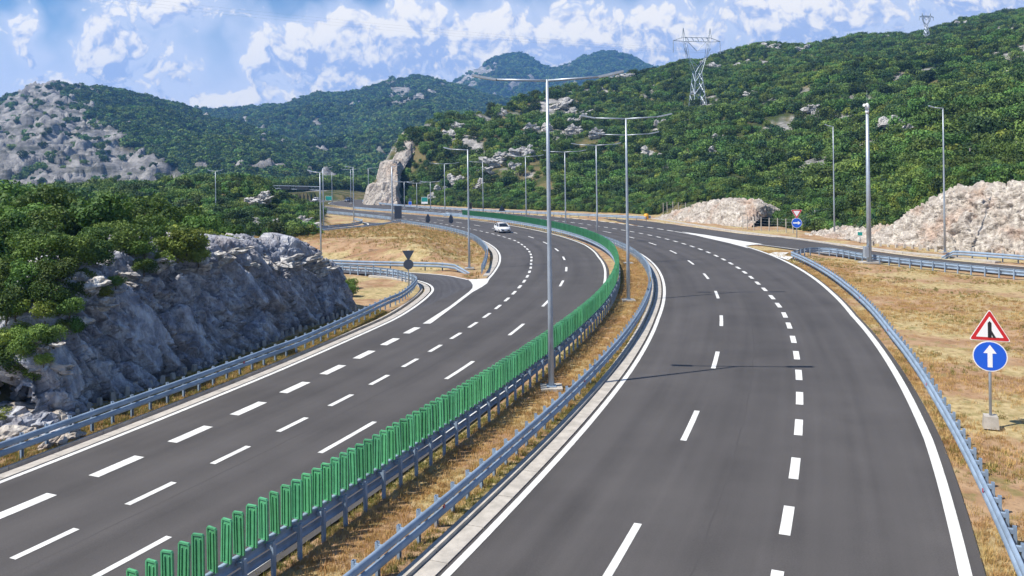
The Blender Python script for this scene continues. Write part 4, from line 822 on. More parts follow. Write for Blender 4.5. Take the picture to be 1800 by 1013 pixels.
scatter('hillside_forest', np.stack([x, y, z], -1)[k], r.uniform(0, 6.28, k.sum()), scl[k], TFAR[:3] * 3 + TFAR[3:4] * 2 + TFAR[4:] * 3, 'dense green forest covering the hill below the pylons', 'forest')
# knoll and plateau scrub far back
r = np.random.default_rng(51); N = 13000; x = r.uniform(-125, -22, N); y = r.uniform(95, 330, N); t = 900 + F * x / y; z = zat(x, y)
ok = (ramp_clear(x, y) > 1.5) & (z > .4) & (t < 566) & (t > -80) & ~((t > 450) & (y > 190))
P3 = np.stack([x, y, 0 * x], -1); ok &= (fbm(P3 / 9, 3, 58) > .38) | (x < -70)
for (a_, b_, w_, d_) in KN: q_ = w_ / F * d_; ok &= ((x - (a_ - 900) / F * d_) ** 2 + (y - d_ + q_ * 1.5) ** 2) > (q_ * 1.9) ** 2
x, y, z = x[ok], y[ok], z[ok]
scatter('knoll_scrub', np.stack([x, y, z - .2], -1), r.uniform(0, 6.28, len(x)), rs(len(x), .22, .80, r) * np.interp(x, [-90, -50, -25], [1.1, .8, .6])[:, None], TFAR[:4] + TFAR[4:] * 2, 'low green scrub on the knoll in front of the sign gantry', 'scrub')
r = np.random.default_rng(52); N = 7500; t = r.uniform(650, 1900, N); df = np.interp(t, FOOT_T, FOOT_D); lo = np.interp(t, [600, 1140, 1175, 1310, 1335, 1400, 1525, 1560, 1900], [2, .5, 4.0, 4.0, .3, .3, 1.2, 2.2, 3.6]); y = df + lo + r.random(N) ** 1.4 * 16; x = (t - 900) / F * y; ok = (ramp_clear(x, y) > 2.5); s_, o_ = project(x, y); ok &= o_ > oRR(s_) + 5; x, y = x[ok], y[ok]
scatter('hillfoot_scrub', np.stack([x, y, zat(x, y) - .15], -1), r.uniform(0, 6.28, len(x)), rs(len(x), .14, .42, r), TFAR[:4] + TFAR[4:] * 2, 'low mixed scrub along the foot of the wooded hill', 'scrub')
r = np.random.default_rng(53); N = 4200; t = r.uniform(380, 690, N); y = np.sqrt(r.uniform(300 ** 2, 460 ** 2, N)); x = (t - 900) / F * y; s_, o_ = project(x, y); ok = (np.abs(o_) > 24) & ((o_ < -22) | (y > 330)); x, y = x[ok], y[ok]
scatter('valley_forest', np.stack([x, y, zat(x, y) - .3], -1), r.uniform(0, 6.28, len(x)), rs(len(x), .5, 1.2, r), TFAR[:3] * 2 + TFAR[3:], 'trees in the valley behind the gantry and the far bend', 'forest')
# mountains
FARC = [crown_mesh('tree', 150, .95, 3.4, 4.8, 7, 600 + j, M['foliage_dark' if j == 2 else 'foliage_far']) for j in range(4)]
def wood_on(name, mt, n, lo, hi, seed, label, tmin, tmax, qmin=0.0, smax=.93):
    r = np.random.default_rng(seed); t = r.uniform(tmin, tmax, n * 3); q = r.uniform(qmin, 1.02, n * 3)
    ti = np.interp(t, mt['t'], np.arange(len(mt['t']))); qi = np.interp(q, mt['q'], np.arange(len(mt['q']))); a = ti.astype(int).clip(0, len(mt['t']) - 2); b = qi.astype(int).clip(0, len(mt['q']) - 2); fa, fb = ti - a, qi - b
    def bl(A): return A[b, a] * (1 - fa) * (1 - fb) + A[b, a + 1] * fa * (1 - fb) + A[b + 1, a] * (1 - fa) * fb + A[b + 1, a + 1] * fa * fb
    X, D, Zv, S = bl(mt['X']), bl(mt['D']), bl(mt['Z']), bl(mt['st']); w = D / D.max(); k = (r.random(len(X)) < w * (1 - S * smax))
    k &= r.random(len(X)) < (.55 + .7 * sstep(.4, .6, fbm(np.stack([X, D, 0 * X], -1) / 50, 3, seed)))
    X, D, Zv = X[k][:n], D[k][:n], Zv[k][:n]
    scatter(name, np.stack([X, D, Zv - .6], -1), r.uniform(0, 6.28, len(X)), rs(len(X), lo, hi, r), FARC, label, 'forest')
wood_on('mountain_wood', MT1, 20000, .38, 1.05, 61, 'patchy scrub and trees on the rocky grey mountain', -60, 650, smax=.975)
wood_on('mountain_wood', MT2, 26000, .9, 1.7, 62, 'blue green forest on the ridge behind the highway bend', 200, 900)
wood_on('mountain_wood', MT3, 11000, 1.3, 2.4, 63, 'hazy blue forest on the twin peaked mountain', 740, 1240, .15)

# grasses
def tuft(name, n, h, w, spread, seed, m):
    r = np.random.default_rng(seed); V = []; Fc = []
    for j in range(n):
        a = r.uniform(0, 6.28); p = np.array([r.normal(0, spread), r.normal(0, spread), -.03]); d = np.array([math.cos(a), math.sin(a), 0]); sd = np.array([-d[1], d[0], 0]) * w * r.uniform(.6, 1.3); hh = h * r.uniform(.5, 1.2); ln = r.uniform(.1, .7) * hh
        k = len(V); V += [p - sd, p + sd, p + d * ln * .35 + [0, 0, hh * .6] + sd * .7, p + d * ln * .35 + [0, 0, hh * .6] - sd * .7, p + d * ln + [0, 0, hh]]; Fc += [(k, k + 1, k + 2, k + 3), (k + 3, k + 2, k + 4, k + 4)]
    me = bpy.data.meshes.new(name); me.from_pydata([tuple(v) for v in V], [], [f if f[2] != f[3] else f[:3] for f in Fc]); me.update(); me.materials.append(m); return me
STRAW = [tuft('straw_tuft', 16, .20, .009, .09, 700 + j, M['straw']) for j in range(3)]; WEED = [tuft('weed_tuft', 16, .20, .012, .08, 720 + j, M['weeds']) for j in range(3)]
def grass(name, s, o, r, lo, hi, protos, label, dens=None):
    q = off(s, o); x, y = q[:, 0], q[:, 1]; k = (y > 8) & (ramp_clear(x, y) > .3)
    if dens is not None: k &= dens(x, y, r)
    x, y = x[k], y[k]; z = zat(x, y); scatter(name, np.stack([x, y, z], -1), r.uniform(0, 6.28, len(x)), rs(len(x), lo, hi, r), protos, label, 'grass')
r = np.random.default_rng(70)
n = 15000; s_ = 18 + (120 - 18) * r.random(n) ** 1.25; grass('dry_grass', s_, r.uniform(-1.05, 1.35, n), r, .35, .85, STRAW, 'straw coloured dry grass on the narrow median')
n = 5000; s_ = r.uniform(18, 90, n); grass('roadside_weeds', s_, np.where(r.random(n) < .5, r.uniform(1.2, 1.62, n), r.uniform(-1.35, -1.0, n)), r, .3, .75, WEED, 'greenish weeds along the feet of the median guardrails')
n = 26000; s_ = r.uniform(24, 100, n); oo = oRs(s_) + .1 + r.random(n) ** 1.6 * 16
grass('dry_grass', s_, oo, r, .35, .95, STRAW, 'sparse dry grass on the earth slope behind the warning sign', lambda x, y, r: r.random(len(x)) < sstep(.42, .56, fbm(np.stack([x / 4.5, y / 4.5, 0 * x], -1), 3, 88)) * .9 + .1)
n = 12000; s_ = r.uniform(24, 100, n); oo = oRs(s_) + .1 + r.random(n) ** 1.3 * 16
grass('roadside_weeds', s_, oo, r, .3, .9, WEED, 'patches of green weeds on the earth slope by the warning sign', lambda x, y, r: r.random(len(x)) < sstep(.5, .62, fbm(np.stack([x / 2.2, y / 2.2, 0 * x], -1), 3, 89)))
n = 14000; s_ = r.uniform(22, 66, n); oo = oLL(s_) - 1.05 - r.random(n) * 2.6
grass('roadside_weeds', s_, oo, r, .3, .85, WEED + STRAW[:2], 'strip of grass between the guardrail and the shaded cutting')
n = 30000; x = r.uniform(-42, 6, n); y = r.uniform(66, 150, n); s_, o_ = project(x, y); k = (o_ < oLE(np.maximum(s_, 78)) - 1.0) & (s_ > 72) & (o_ > -45); 
grass('dry_grass', s_[k], o_[k], r, .5, 1.5, STRAW + WEED[:1], 'brown dry grass on the slope between the two left slip roads', lambda x, y, r: (ramp_clear(x, y) > .6) & (r.random(len(x)) < sstep(.36, .52, fbm(np.stack([x / 6, y / 6, 0 * x], -1), 3, 90)) + .15))

# ================================================================== GUARDRAILS
W_UP = [(0, .575), (.045, .60), (.06, .64), (.06, .70), (.045, .745), (0, .79), (-.012, .785), (.03, .74), (.045, .69), (.045, .645), (.03, .605), (-.012, .58)]
W_LO = [(0, .315), (.045, .34), (.06, .38), (.06, .45), (.045, .495), (0, .535), (-.012, .53), (.03, .49), (.045, .44), (.045, .385), (.03, .345), (-.012, .32)]
def sweep(name, P, prof, side, m, parent, p0, dz=None):
    d = pathdir(P); nx, ny = d[:, 1] * side, -d[:, 0] * side; k = len(prof); n = len(P); V = np.zeros((n, k, 3)); zz = P[:, 2] if dz is None else P[:, 2] + dz
    for j, (o, z) in enumerate(prof): V[:, j, 0] = P[:, 0] + nx * o; V[:, j, 1] = P[:, 1] + ny * o; V[:, j, 2] = zz + z
    V = V.reshape(-1, 3) - p0; i = np.arange(n * k).reshape(n, k); j2 = np.roll(i, -1, 1); Fc = np.stack([i[:-1], j2[:-1], j2[1:], i[1:]], -1).reshape(-1, 4)
    return link(name, mesh_np(name, V, Fc, smooth=False), m, parent)
pb = MB(); pb.box((0, -.035, .385), (.09, .012, .83)); pb.box((-.043, 0, .385), (.012, .07, .826)); pb.box((.043, 0, .385), (.012, .07, .826)); POST = pb.mesh('post'); POST.materials.append(M['steel'])
pb = MB(); pb.box((0, .0, .68), (.10, .16, .10)); SPACER = pb.mesh('spacer'); SPACER.materials.append(M['steel'])
pb = MB(); pb.box((0, 0, 0), (.07, .02, .09)); REFL = pb.mesh('reflector'); REFL.materials.append(M['reflect'])
def guardrail(path, side, label, spacing=.92, setback=.17, dz=None, maxposts=200, refl=0, seg=1.0, name='guardrail', reach=150):
    P = resamp(path, seg); p0 = P[0].copy(); root = empty(name, tuple(p0)); tag(root, label, 'guardrail')
    dzr = None if dz is None else np.interp(np.linspace(0, 1, len(P)), np.linspace(0, 1, len(dz)), dz)
    sweep('rail_beam', P, W_UP, side, M['steel'], root, p0, dzr); sweep('rail_beam', P, W_LO, side, M['steel'], root, p0, dzr)
    Q = resamp(shift(P, -side * setback), spacing); D = pathdir(Q); c = 0
    dq = None if dzr is None else np.interp(np.linspace(0, 1, len(Q)), np.linspace(0, 1, len(P)), dzr)
    for i in range(len(Q)):
        if c >= maxposts or Q[i, 1] < 8 or Q[i, 1] > reach or (dq is not None and dq[i] < -.3): continue
        a = math.atan2(D[i, 1], D[i, 0]) + (math.pi if side < 0 else 0)
        o = link('post', POST, None, root); o.location = Q[i] - p0; o.rotation_euler = (0, 0, a + math.pi); o.location.z += (0 if dq is None else dq[i])
        if Q[i, 1] < 60:
            h = link('spacer', SPACER, None, o); h.location = (0, .09, 0)
        c += 1
        if refl and i % refl == 2 and Q[i, 1] < 60:
            w = link('reflector', REFL, None, root); w.rotation_euler = (0, 0, a); n_ = np.array([D[i, 1], -D[i, 0], 0]) * side; w.location = Q[i] + n_ * (setback + .06) - p0 + np.array([0, 0, .555])
    return root
guardrail(spath(15, 190, lambda s: np.interp(s, [0, 90, 115, 400], [1.50, 1.30, 1.2, 1.2])), 1, 'long steel guardrail curving along the median beside the wide empty carriageway', refl=14)
guardrail(spath(15, 235, lambda s: np.interp(s, [0, 60, 85, 400], [-1.08, -1.15, -1.5, -1.3])), -1, 'steel guardrail carrying the green glare screen along the median')
LR = np.r_[spath(8, 50, lambda s: oLL(s) - 1.22)[::10], np.array([G(a, b) for a, b in [(677, 546), (703.5, 534), (720, 522), (730, 511), (733, 505), (727, 499.5), (709, 493), (690, 488.5), (660, 485), (630, 482.8), (598, 480.5), (571, 479), (520, 477)]])]
guardrail(spline(LR, .5), 1, 'steel guardrail below the shaded rock cutting, bending round the slip road', refl=16)
guardrail(gpath([(430, 463), (565, 470), (640, 473), (720, 475), (785, 477), (826, 481)], .5), 1, 'guardrail at the foot of the brown slope with a lowered end', dz=[0] * 14 + [-.1, -.72], spacing=1.8)
guardrail(gpath([(850, 481), (854.6, 468), (857, 453), (855, 442), (840, 427), (820, 417), (783, 407), (740, 399.5), (705, 394)], .5), 1, 'guardrail on the inside of the bend beside the brown slope', spacing=.95)
guardrail(spath(12, 92, lambda s: np.interp(s, [0, 44, 56, 72, 88, 92], [14.2, 14.35, 14.5, 15.2, 16.15, 16.4])), -1, 'steel guardrail in front of the warning sign, sweeping up from the corner', refl=12)
guardrail(gpath([(1392, 456), (1420, 449), (1460, 449), (1528, 461), (1640, 475), (1800, 492), (1960, 508), (2100, 522)], .5), -1, 'guardrail along the slip road in front of the camera mast', spacing=1.15)
guardrail(gpath([(1655, 453), (1690, 455), (1800, 464), (1960, 480), (2100, 494)], .5), 1, 'short guardrail below the tall pale cutting', dz=[-.7, -.1] + [0] * 30, spacing=1.4)
guardrail(spath(150, 300, lambda s: np.interp(s, [150, 167, 189, 212, 236, 300], [23.8, 18.6, 14.2, 13.6, 13.4, 13.4])), -1, 'far pale guardrail along the outside of the distant bend', spacing=2.6, seg=2.0, reach=220)
guardrail(shift(RAMP_U_A, .5), 1, 'thin guardrail along the upper edge of the brown slope', spacing=2.2, reach=140)
guardrail(shift(RAMP_U_B, -.5), -1, 'thin guardrail along the scrub side of the upper slip road', spacing=2.2, reach=140)
guardrail(spath(180, 300, lambda s: oLE(s) - 1.0), 1, 'far guardrail above the orange patch by the gantry', spacing=3.0, seg=2.0, reach=240)
# yellow crash terminal
p = G(1136, 385.5); e = empty('crash_terminal', tuple(p)); tag(e, 'yellow rounded end terminal of the far guardrail', 'terminal')
b = MB(); b.tube([(0, 0, 0), (0, 0, .5), (0, 0, .95), (0, 0, 1.05)], [.42, .45, .42, .25], 12); b.build('shell', M['yellow'], e, True); b = MB(); b.box((.5, .1, .4), (.8, .12, .5)); b.build('bracket', M['steel'], e)

# ------------------------------------------------------------------ glare screen
b = MB(); PWD, PH = .285, .93
b.box((0, 0, PH / 2 - .03), (PWD - .03, .014, PH - .06))
for sx in (-1, 1): b.box((sx * (PWD / 2 - .018), 0, PH / 2 - .02), (.036, .05, PH - .04)); b.box((sx * .055, -.012, PH / 2 - .05), (.028, .035, PH - .12))
b.add([(-PWD / 2, -.025, PH - .04), (PWD / 2, -.025, PH - .04), (PWD / 2 - .03, -.025, PH), (-PWD / 2 + .03, -.025, PH), (-PWD / 2, .025, PH - .04), (PWD / 2, .025, PH - .04), (PWD / 2 - .03, .025, PH), (-PWD / 2 + .03, .025, PH)], [(0, 1, 2, 3), (7, 6, 5, 4), (3, 2, 6, 7), (0, 3, 7, 4), (1, 5, 6, 2), (0, 4, 5, 1)])
b.box((0, 0, -.02), (.10, .06, .10)); PANEL = b.mesh('panel'); PANEL.materials.append(M['green'])
GS = spath(16, 176, lambda s: np.interp(s, [0, 60, 85, 400], [-1.10, -1.17, -1.52, -1.32]), .2); gp = resamp(GS, .385); gd = pathdir(gp)
root = empty('glare_screen', tuple(gp[0])); tag(root, 'long green slatted glare screen standing on the median guardrail', 'glare screen')
keep = [i for i in range(len(gp)) if gp[i, 1] > 14]
for i in keep[:300]:
    o = link('panel', PANEL, None, root); a = math.atan2(gd[i, 1], gd[i, 0]) - math.pi / 2; o.location = gp[i] - gp[0] + np.array([0, 0, .84]); o.rotation_euler = (random.uniform(-.035, .035), random.uniform(-.03, .03), a + random.uniform(-.14, .14))
pv = np.array([v.co for v in PANEL.vertices]); pf = [tuple(p.vertices) for p in PANEL.polygons]; b = MB()
for i in keep[300:]:
    a = math.atan2(gd[i, 1], gd[i, 0]) - math.pi / 2; c_, s_ = math.cos(a), math.sin(a); b.add(pv @ np.array([[c_, s_, 0], [-s_, c_, 0], [0, 0, 1]]) + gp[i] - gp[0] + np.array([0, 0, .84]), pf)
if b.n: b.build('distant_panels', M['green'], root)['kind'] = 'stuff'
rp = resamp(GS, 1.0); sweep('carrier_rail', rp, [(-.05, .80), (.05, .80), (.05, .84), (-.05, .84)], -1, M['steel'], root, gp[0])

# ================================================================== LAMPS, MASTS
def lamp(base, top_z, az, arms, label, group=None, reach=2.1, head=1.0, r0=.13, thick=1.0, arm_rise=.10):
    e = empty('street_lamp', tuple(base)); tag(e, label, 'street lamp', group); H = top_z - base[2]
    b = MB(); b.tube([(0, 0, 0), (0, 0, H * .3), (0, 0, H * .7), (0, 0, H)], np.array([r0, r0 * .82, r0 * .62, r0 * .45]) * thick, 10); b.build('pole', M['pole'], e, True)
    b = MB(); b.box((0, 0, .06), (.9, .9, .12)); b.build('footing', M['concrete'], e); b = MB(); b.box((0, 0, .14), (.4, .4, .03)); b.build('base_plate', M['steel'], e)
    for sgn in arms:
        d = np.array([math.cos(az) * sgn, math.sin(az) * sgn, 0]); p1 = np.array([0, 0, H - .05]); p2 = p1 + d * reach + np.array([0, 0, arm_rise]); p3 = p2 + d * head * .95 + np.array([0, 0, .20])
        b = MB(); b.tube([p1, p2], [.055 * thick, .045 * thick], 7); a = b.build('arm', M['pole'], e, True)
        t = (p3 - p2) / np.linalg.norm(p3 - p2); sd = np.array([-d[1], d[0], 0]); up = np.cross(t, sd) * -1; up = up if up[2] > 0 else -up; rot = np.stack([t, sd, up], 1)
        b = MB(); b.box((p2 + p3) / 2, (head, .26, .09), rot=rot); l = b.build('luminaire', M['pole'], e); b = MB(); b.box((p2 + p3) / 2 - up * .052, (head * .6, .2, .012), rot=rot); b.build('lens', M['lamp'], l)
    return e
def s_at_px(px):
    q = np.arange(30, 230, .25); c = ref(q); k = np.where(q > 85)[0]; return q[k[np.argmin(abs(900 + F * c[k, 0] / c[k, 1] - px))]]
def toph(px, ytop, d): return HC + (YH - (px - 900) * math.tan(RHO) - ytop) / F * d
med_names = ['nearest tall double armed street lamp on the median', 'second tall double armed street lamp on the median', 'double armed lamp just hidden behind the second median lamp', 'fourth double armed lamp along the median', 'fifth double armed lamp, behind the green screen', 'sixth double armed lamp, above the white car side of the screen', 'seventh double armed lamp at the far end of the green screen']
for i, (s0, px, yt) in enumerate([(43.3, None, 140), (66.6, None, 208), (89.5, None, 237), (None, 1050, 255), (None, 994, 267), (None, 925, 275), (None, 782, 288)]):
    if s0 is None: s0 = s_at_px(px)
    c = off(np.array([s0]), np.array([-.1]))[0]; tg = tang(np.array([s0]))[0]; az = .3 * math.atan2(-tg[0], tg[1]); px_ = 900 + F * c[0] / c[1]
    lamp((c[0], c[1], -.02), toph(px_, yt, c[1]), az, (1, -1), med_names[i], 'double armed lamps on the median', reach=2.15, head=1.05)
def plamp(px, py, yt, az, arms, label, **kw):
    g = G(px, py); return lamp(tuple(g), toph(px, yt, g[1]), rad(az), arms, label, **kw)
plamp(1467, 415, 222, 180, (1,), 'single armed lamp beside the blue arrow sign', r0=.12, reach=.6, head=.5)
plamp(1661, 445, 190, 180, (1,), 'single armed lamp in front of the tall pale cutting', r0=.12, reach=.9, head=.6)
plamp(825, 473, 263, 170, (1,), 'single armed lamp at the tip of the brown slope', r0=.12, reach=1.6, head=.8)
plamp(564.5, 460, 303, 170, (1,), 'lamp standing by the slip road behind the end of the cutting', r0=.10, reach=.8, head=.6)
plamp(569, 404, 296, 10, (1,), 'lamp by the upper slip road, next to the gantry', r0=.12, reach=1.0, head=.7)
plamp(622, 391, 294, 170, (1,), 'lamp at the hairpin of the upper slip road', r0=.12, reach=1.0, head=.7)
plamp(690, 394, 293, 10, (1,), 'thick lamp post beside the back of the dark board', r0=.2, reach=.8, head=.6)
plamp(380, 402, 301, 180, (1, -1), 'lamp rising out of the scrub on the plateau', r0=.11, reach=.8, head=.6)
for px, py, yt, az, ar in [(584, 359.5, 303, 180, (1,)), (617, 358, 298, 180, (1, -1)), (648, 357.5, 296, 0, (1,)), (711, 366.5, 320, 150, (1, -1)), (733, 367.5, 322, 150, (1, -1)), (757, 370, 320, 150, (1, -1)), (849.5, 376, 285, 170, (1,))]:
    plamp(px, py, yt, az, ar, {584: 'slim far lamp right of the gantry leg', 617: 'far double armed lamp before the distant cars', 648: 'far lamp in front of the stepped rock cut', 711: 'low double armed lamp right of the stepped rock cut', 733: 'low double armed lamp between two others near the teal board', 757: 'low double armed lamp just behind the teal board', 849.5: 'single armed lamp on the outside of the bend left of the car'}[px], group='far lamps around the bend', r0=.13, reach=2.2, head=1.0)
# camera mast
g = G(1528, 463); e = empty('camera_mast', tuple(g)); tag(e, 'tall blue grey mast with a white camera on top, by the slip road', 'camera mast'); H = toph(1528, 200, g[1])
b = MB(); b.tube([(0, 0, 0), (0, 0, H * .5), (0, 0, H)], [.23, .19, .13], 12); b.build('pole', M['pole'], e, True)
b = MB(); b.box((0, 0, .08), (1.7, 1.2, .16)); b.build('footing', M['concrete'], e)
b = MB(); b.box((-.35, -.1, 1.1), (.35, .5, 1.0)); b.build('cabinet', M['pole'], e)
b = MB(); b.tube([(0, 0, H), (0, 0, H + .35)], [.16, .16], 10); cmo = b.build('camera_housing', M['white'], e, True)
b = MB(); b.tube([(0, 0, H + .35), (0, 0, H + .5), (0, 0, H + .8), (0, 0, H + 1.0)], [.12, .20, .2, .08], 10); b.tube([(-.1, 0, H + .75), (-.38, -.2, H + .8)], [.12, .14], 8); b.build('camera_head', M['white'], cmo, True)
b = MB(); b.tube([(.0, 0, H + 1.0), (0, 0, H + 2.2)], .012, 5); b.build('antenna', M['pole'], e)

# ================================================================== SIGNS
def disc(n, r, cz): return [(r * math.cos(2 * math.pi * k / n), cz + r * math.sin(2 * math.pi * k / n)) for k in range(n)]
def tri(w, cz, up=True, rnd=.06):
    h = w * .866; V = [(-w / 2, -h / 3), (w / 2, -h / 3), (0, 2 * h / 3)]
    if not up: V = [(x, -z) for x, z in V]
    out = []
    for i in range(3):
        a, c, d = np.array(V[i - 1]), np.array(V[i]), np.array(V[(i + 1) % 3]); out += [tuple(c + (a - c) * rnd), tuple(c + ((a - c) + (d - c)) * rnd * .28), tuple(c + (d - c) * rnd)]
    return [(x, z + cz) for x, z in out]
ARROW = [(-.07, -.36), (.07, -.36), (.07, .10), (.19, .10), (0, .38), (-.19, .10), (-.07, .10)]
def plate(poly, y0, y1, m, name, parent): b = MB(); b.prism(poly, y0, y1); return b.build(name, m, parent)
def sign(base, rz, items, H, label, back=False, block=False, post_r=.045):
    e = empty('traffic_sign', tuple(base), rz); tag(e, label, 'traffic sign')
    b = MB(); b.tube([(0, .06, 0), (0, .06, H)], post_r, 8); b.build('post', M['pole'], e, True)
    if block: b = MB(); b.box((0, .06, .2), (.48, .48, .42), taper=.86); b.build('footing', M['concrete'], e)
    for it in items:
        kind, cz, w = it[:3]
        if kind == 'warn':
            p = plate(tri(w, cz), 0, .03, M['white'], 'triangle_plate', e); plate(tri(w * .95, cz), -.004, -.001, M['red'], 'border', p); plate(tri(w * .66, cz - .0, rnd=.03), -.008, -.005, M['white'], 'field', p)
            k = w; sym = [(-.045, -.20), (.045, -.20), (.045, .20), (0, .255), (-.045, .20)]; plate([(x * k, z * k + cz) for x, z in sym], -.013, -.010, M['black'], 'symbol', p)
            sym = [(.045, -.005), (.15, -.20), (.075, -.20), (.045, -.12)]; plate([(x * k + .001, z * k + cz) for x, z in sym], -.013, -.010, M['black'], 'symbol', p)
        elif kind == 'yield':
            p = plate(tri(w, cz, False), 0, .03, M['white'], 'triangle_plate', e); plate(tri(w * .95, cz, False), -.004, -.001, M['red'], 'border', p); plate(tri(w * .62, cz, False), -.008, -.005, M['white'], 'field', p)
        elif kind == 'blue':
            p = plate(disc(28, w / 2, cz), 0, .03, M['white'], 'disc_plate', e); plate(disc(28, w * .47, cz), -.004, -.001, M['blue'], 'field', p); a = it[3]; c_, s_ = math.cos(a), math.sin(a)
            plate([((x * c_ + z * s_) * w, (-x * s_ + z * c_) * w + cz) for x, z in ARROW], -.009, -.006, M['white'], 'arrow', p)
        elif kind == 'tri_back': plate(tri(w, cz, it[3]), 0, .03, M['dark'], 'triangle_plate', e)
        elif kind == 'disc_back': plate(disc(24, w / 2, cz), 0, .03, M['dark'], 'disc_plate', e)
        elif kind == 'board':
            hh = it[3]; p = plate([(-w / 2, cz - hh / 2), (w / 2, cz - hh / 2), (w / 2, cz + hh / 2), (-w / 2, cz + hh / 2)], 0, .04, it[4], 'board', e)
            if len(it) > 5: plate([(-w * .47, cz - hh * .46), (w * .47, cz - hh * .46), (w * .47, cz + hh * .46), (-w * .47, cz + hh * .46)], -.005, -.002, it[5], 'face', p)
            if len(it) > 6: plate([(-w * .47, cz - hh * .46), (w * .47, cz - hh * .46), (w * .47, cz - hh * .2), (-w * .47, cz - hh * .2)], -.010, -.006, it[6], 'legend_strip', p)
    return e
g = G(1742, 752); sign(g, rad(-24), [('warn', 3.36, 1.26), ('blue', 2.46, 1.05, 0.0)], 3.6, 'red triangle merging warning above a white arrow on blue disc, on concrete block', block=True)
g = G(1401, 419); sign(g, rad(-12), [('yield', 3.32, 1.40), ('blue', 2.0, 1.30, rad(90))], 3.4, 'red yield triangle above a blue disc with sideways white arrow', post_r=.06)
g = G(718.5, 506); sign(g, rad(10), [('tri_back', 2.68, .98, False), ('disc_back', 1.86, .80)], 3.0, 'dark backs of a yield triangle and disc beside the looping guardrail')
g = G(752.5, 399); sign(g, rad(30), [('tri_back', 1.75, 1.0, True), ('disc_back', 1.12, .85)], 2.2, 'dark back of a triangle and disc sign beside the far rail, farther one')
g = G(793, 404); sign(g, rad(26), [('tri_back', 2.05, .9, True), ('disc_back', 1.42, .8)], 2.5, 'dark back of a triangle and disc sign left of the white car')
g = G(882.5, 382); sign(g, rad(20), [('tri_back', 1.7, 1.5, True)], 2.0, 'dark back of a triangle sign peeking over the green screen')
g = G(700, 396); e = sign(g, rad(25), [('board', 2.3, 1.35, 2.3, M['dark'])], 3.4, 'dark back of a tall board beside the thick lamp post'); b = MB(); b.tube([(.45, .06, 0), (.45, .06, 3.3)], .05, 8); b.build('post', M['pole'], e, True)
g = G(746.5, 371); sign(g, rad(-15), [('board', 2.6, 1.7, 1.7, M['white'], M['teal'], M['white'])], 3.4, 'teal board with a white strip in front of the wooded hill')
g = G(721, 369); sign(g, rad(-15), [('board', 1.7, .9, .9, M['white'], M['blue']), ('disc_back', 2.6, .8)], 3.0, 'small blue plate below a pale disc near the stepped rock cut')
g = G(827, 380); sign(g, rad(-10), [('board', 2.2, .7, 1.3, M['dark'], M['black'])], 2.8, 'narrow dark plate behind the lamp at the brown slope')
g = G(1512, 428); sign(g, rad(-20), [('board', 1.15, .55, .45, M['white'], M['teal'])], 1.4, 'little green kilometre plate at the foot of the cutting')
g = G(578, 360); sign(g, rad(-20), [('board', 2.0, 2.4, 1.4, M['white'], M['teal'])], 2.8, 'small green board below the gantry leg')

# gantry
gl, gr = PD(478, 352, 300), PD(563, 361, 246); gl[2] = 0; gr[2] = 0
e = empty('sign_gantry', tuple(gl)); tag(e, 'grey lattice sign gantry spanning the distant carriageway', 'gantry'); v = gr - gl; L_ = np.linalg.norm(v); u = v / L_; zt, zb = 5.7, 4.6
for q in (0, 1): b = MB(); b.box(tuple(v * q + np.array([0, 0, 2.9])), (.4, .4, 5.9)); b.build('leg', M['pole'], e)
b = MB()
for z in (zt, zb): b.tube([np.array([0, 0, z]), v + np.array([0, 0, z])], .10, 6)
b.build('chord', M['pole'], e); b = MB()
for k in range(14): b.tube([u * L_ * k / 14 + np.array([0, 0, zb]), u * L_ * (k + 1) / 14 + np.array([0, 0, zt])], .035, 5); b.tube([u * L_ * k / 14 + np.array([0, 0, zb]), u * L_ * k / 14 + np.array([0, 0, zt])], .035, 5)
b.build('lattice', M['pole'], e)
for q0, q1 in ((.22, .45), (.57, .82)): b = MB(); c = v * (q0 + q1) / 2 + np.array([-.25, -.4, 5.2]); b.box(tuple(c), (L_ * (q1 - q0), .12, 1.0), rz=math.atan2(v[1], v[0])); b.build('sign_panel', M['black'], e)

# ================================================================== ANCHOR BLOCKS below the rock nets
b = MB(); b.box((0, 0, .16), (.22, .22, .46), taper=.8); BLOCK = b.mesh('anchor_block'); BLOCK.materials.append(M['concrete'])
def blocks(P, label, group, sc):
    for p in P:
        o = link('anchor_block', BLOCK); o.location = (p[0], p[1], -.04); o.rotation_euler = (random.uniform(-.1, .1), random.uniform(-.1, .1), random.uniform(0, 3)); k = sc * random.uniform(.75, 1.15); o.scale = (k, k, k * random.uniform(.8, 1.2)); tag(o, label, 'block', group)
bs = np.arange(33, 60.5, .75); bp_ = off(bs, oK(bs) + .38 + rng.uniform(-.06, .06, len(bs)))
blocks(bp_, 'small pale anchor block in the row at the foot of the shaded cutting', 'anchor blocks below the shaded cutting', .85)
blocks(resamp(np.array([G(a, b) for a, b in [(1534, 432.5), (1600, 437), (1640, 440.5), (1720, 445.5), (1800, 450.5)]]), .95), 'small white anchor block in the row at the foot of the tall pale cutting', 'anchor blocks below the pale cutting', 1.3)

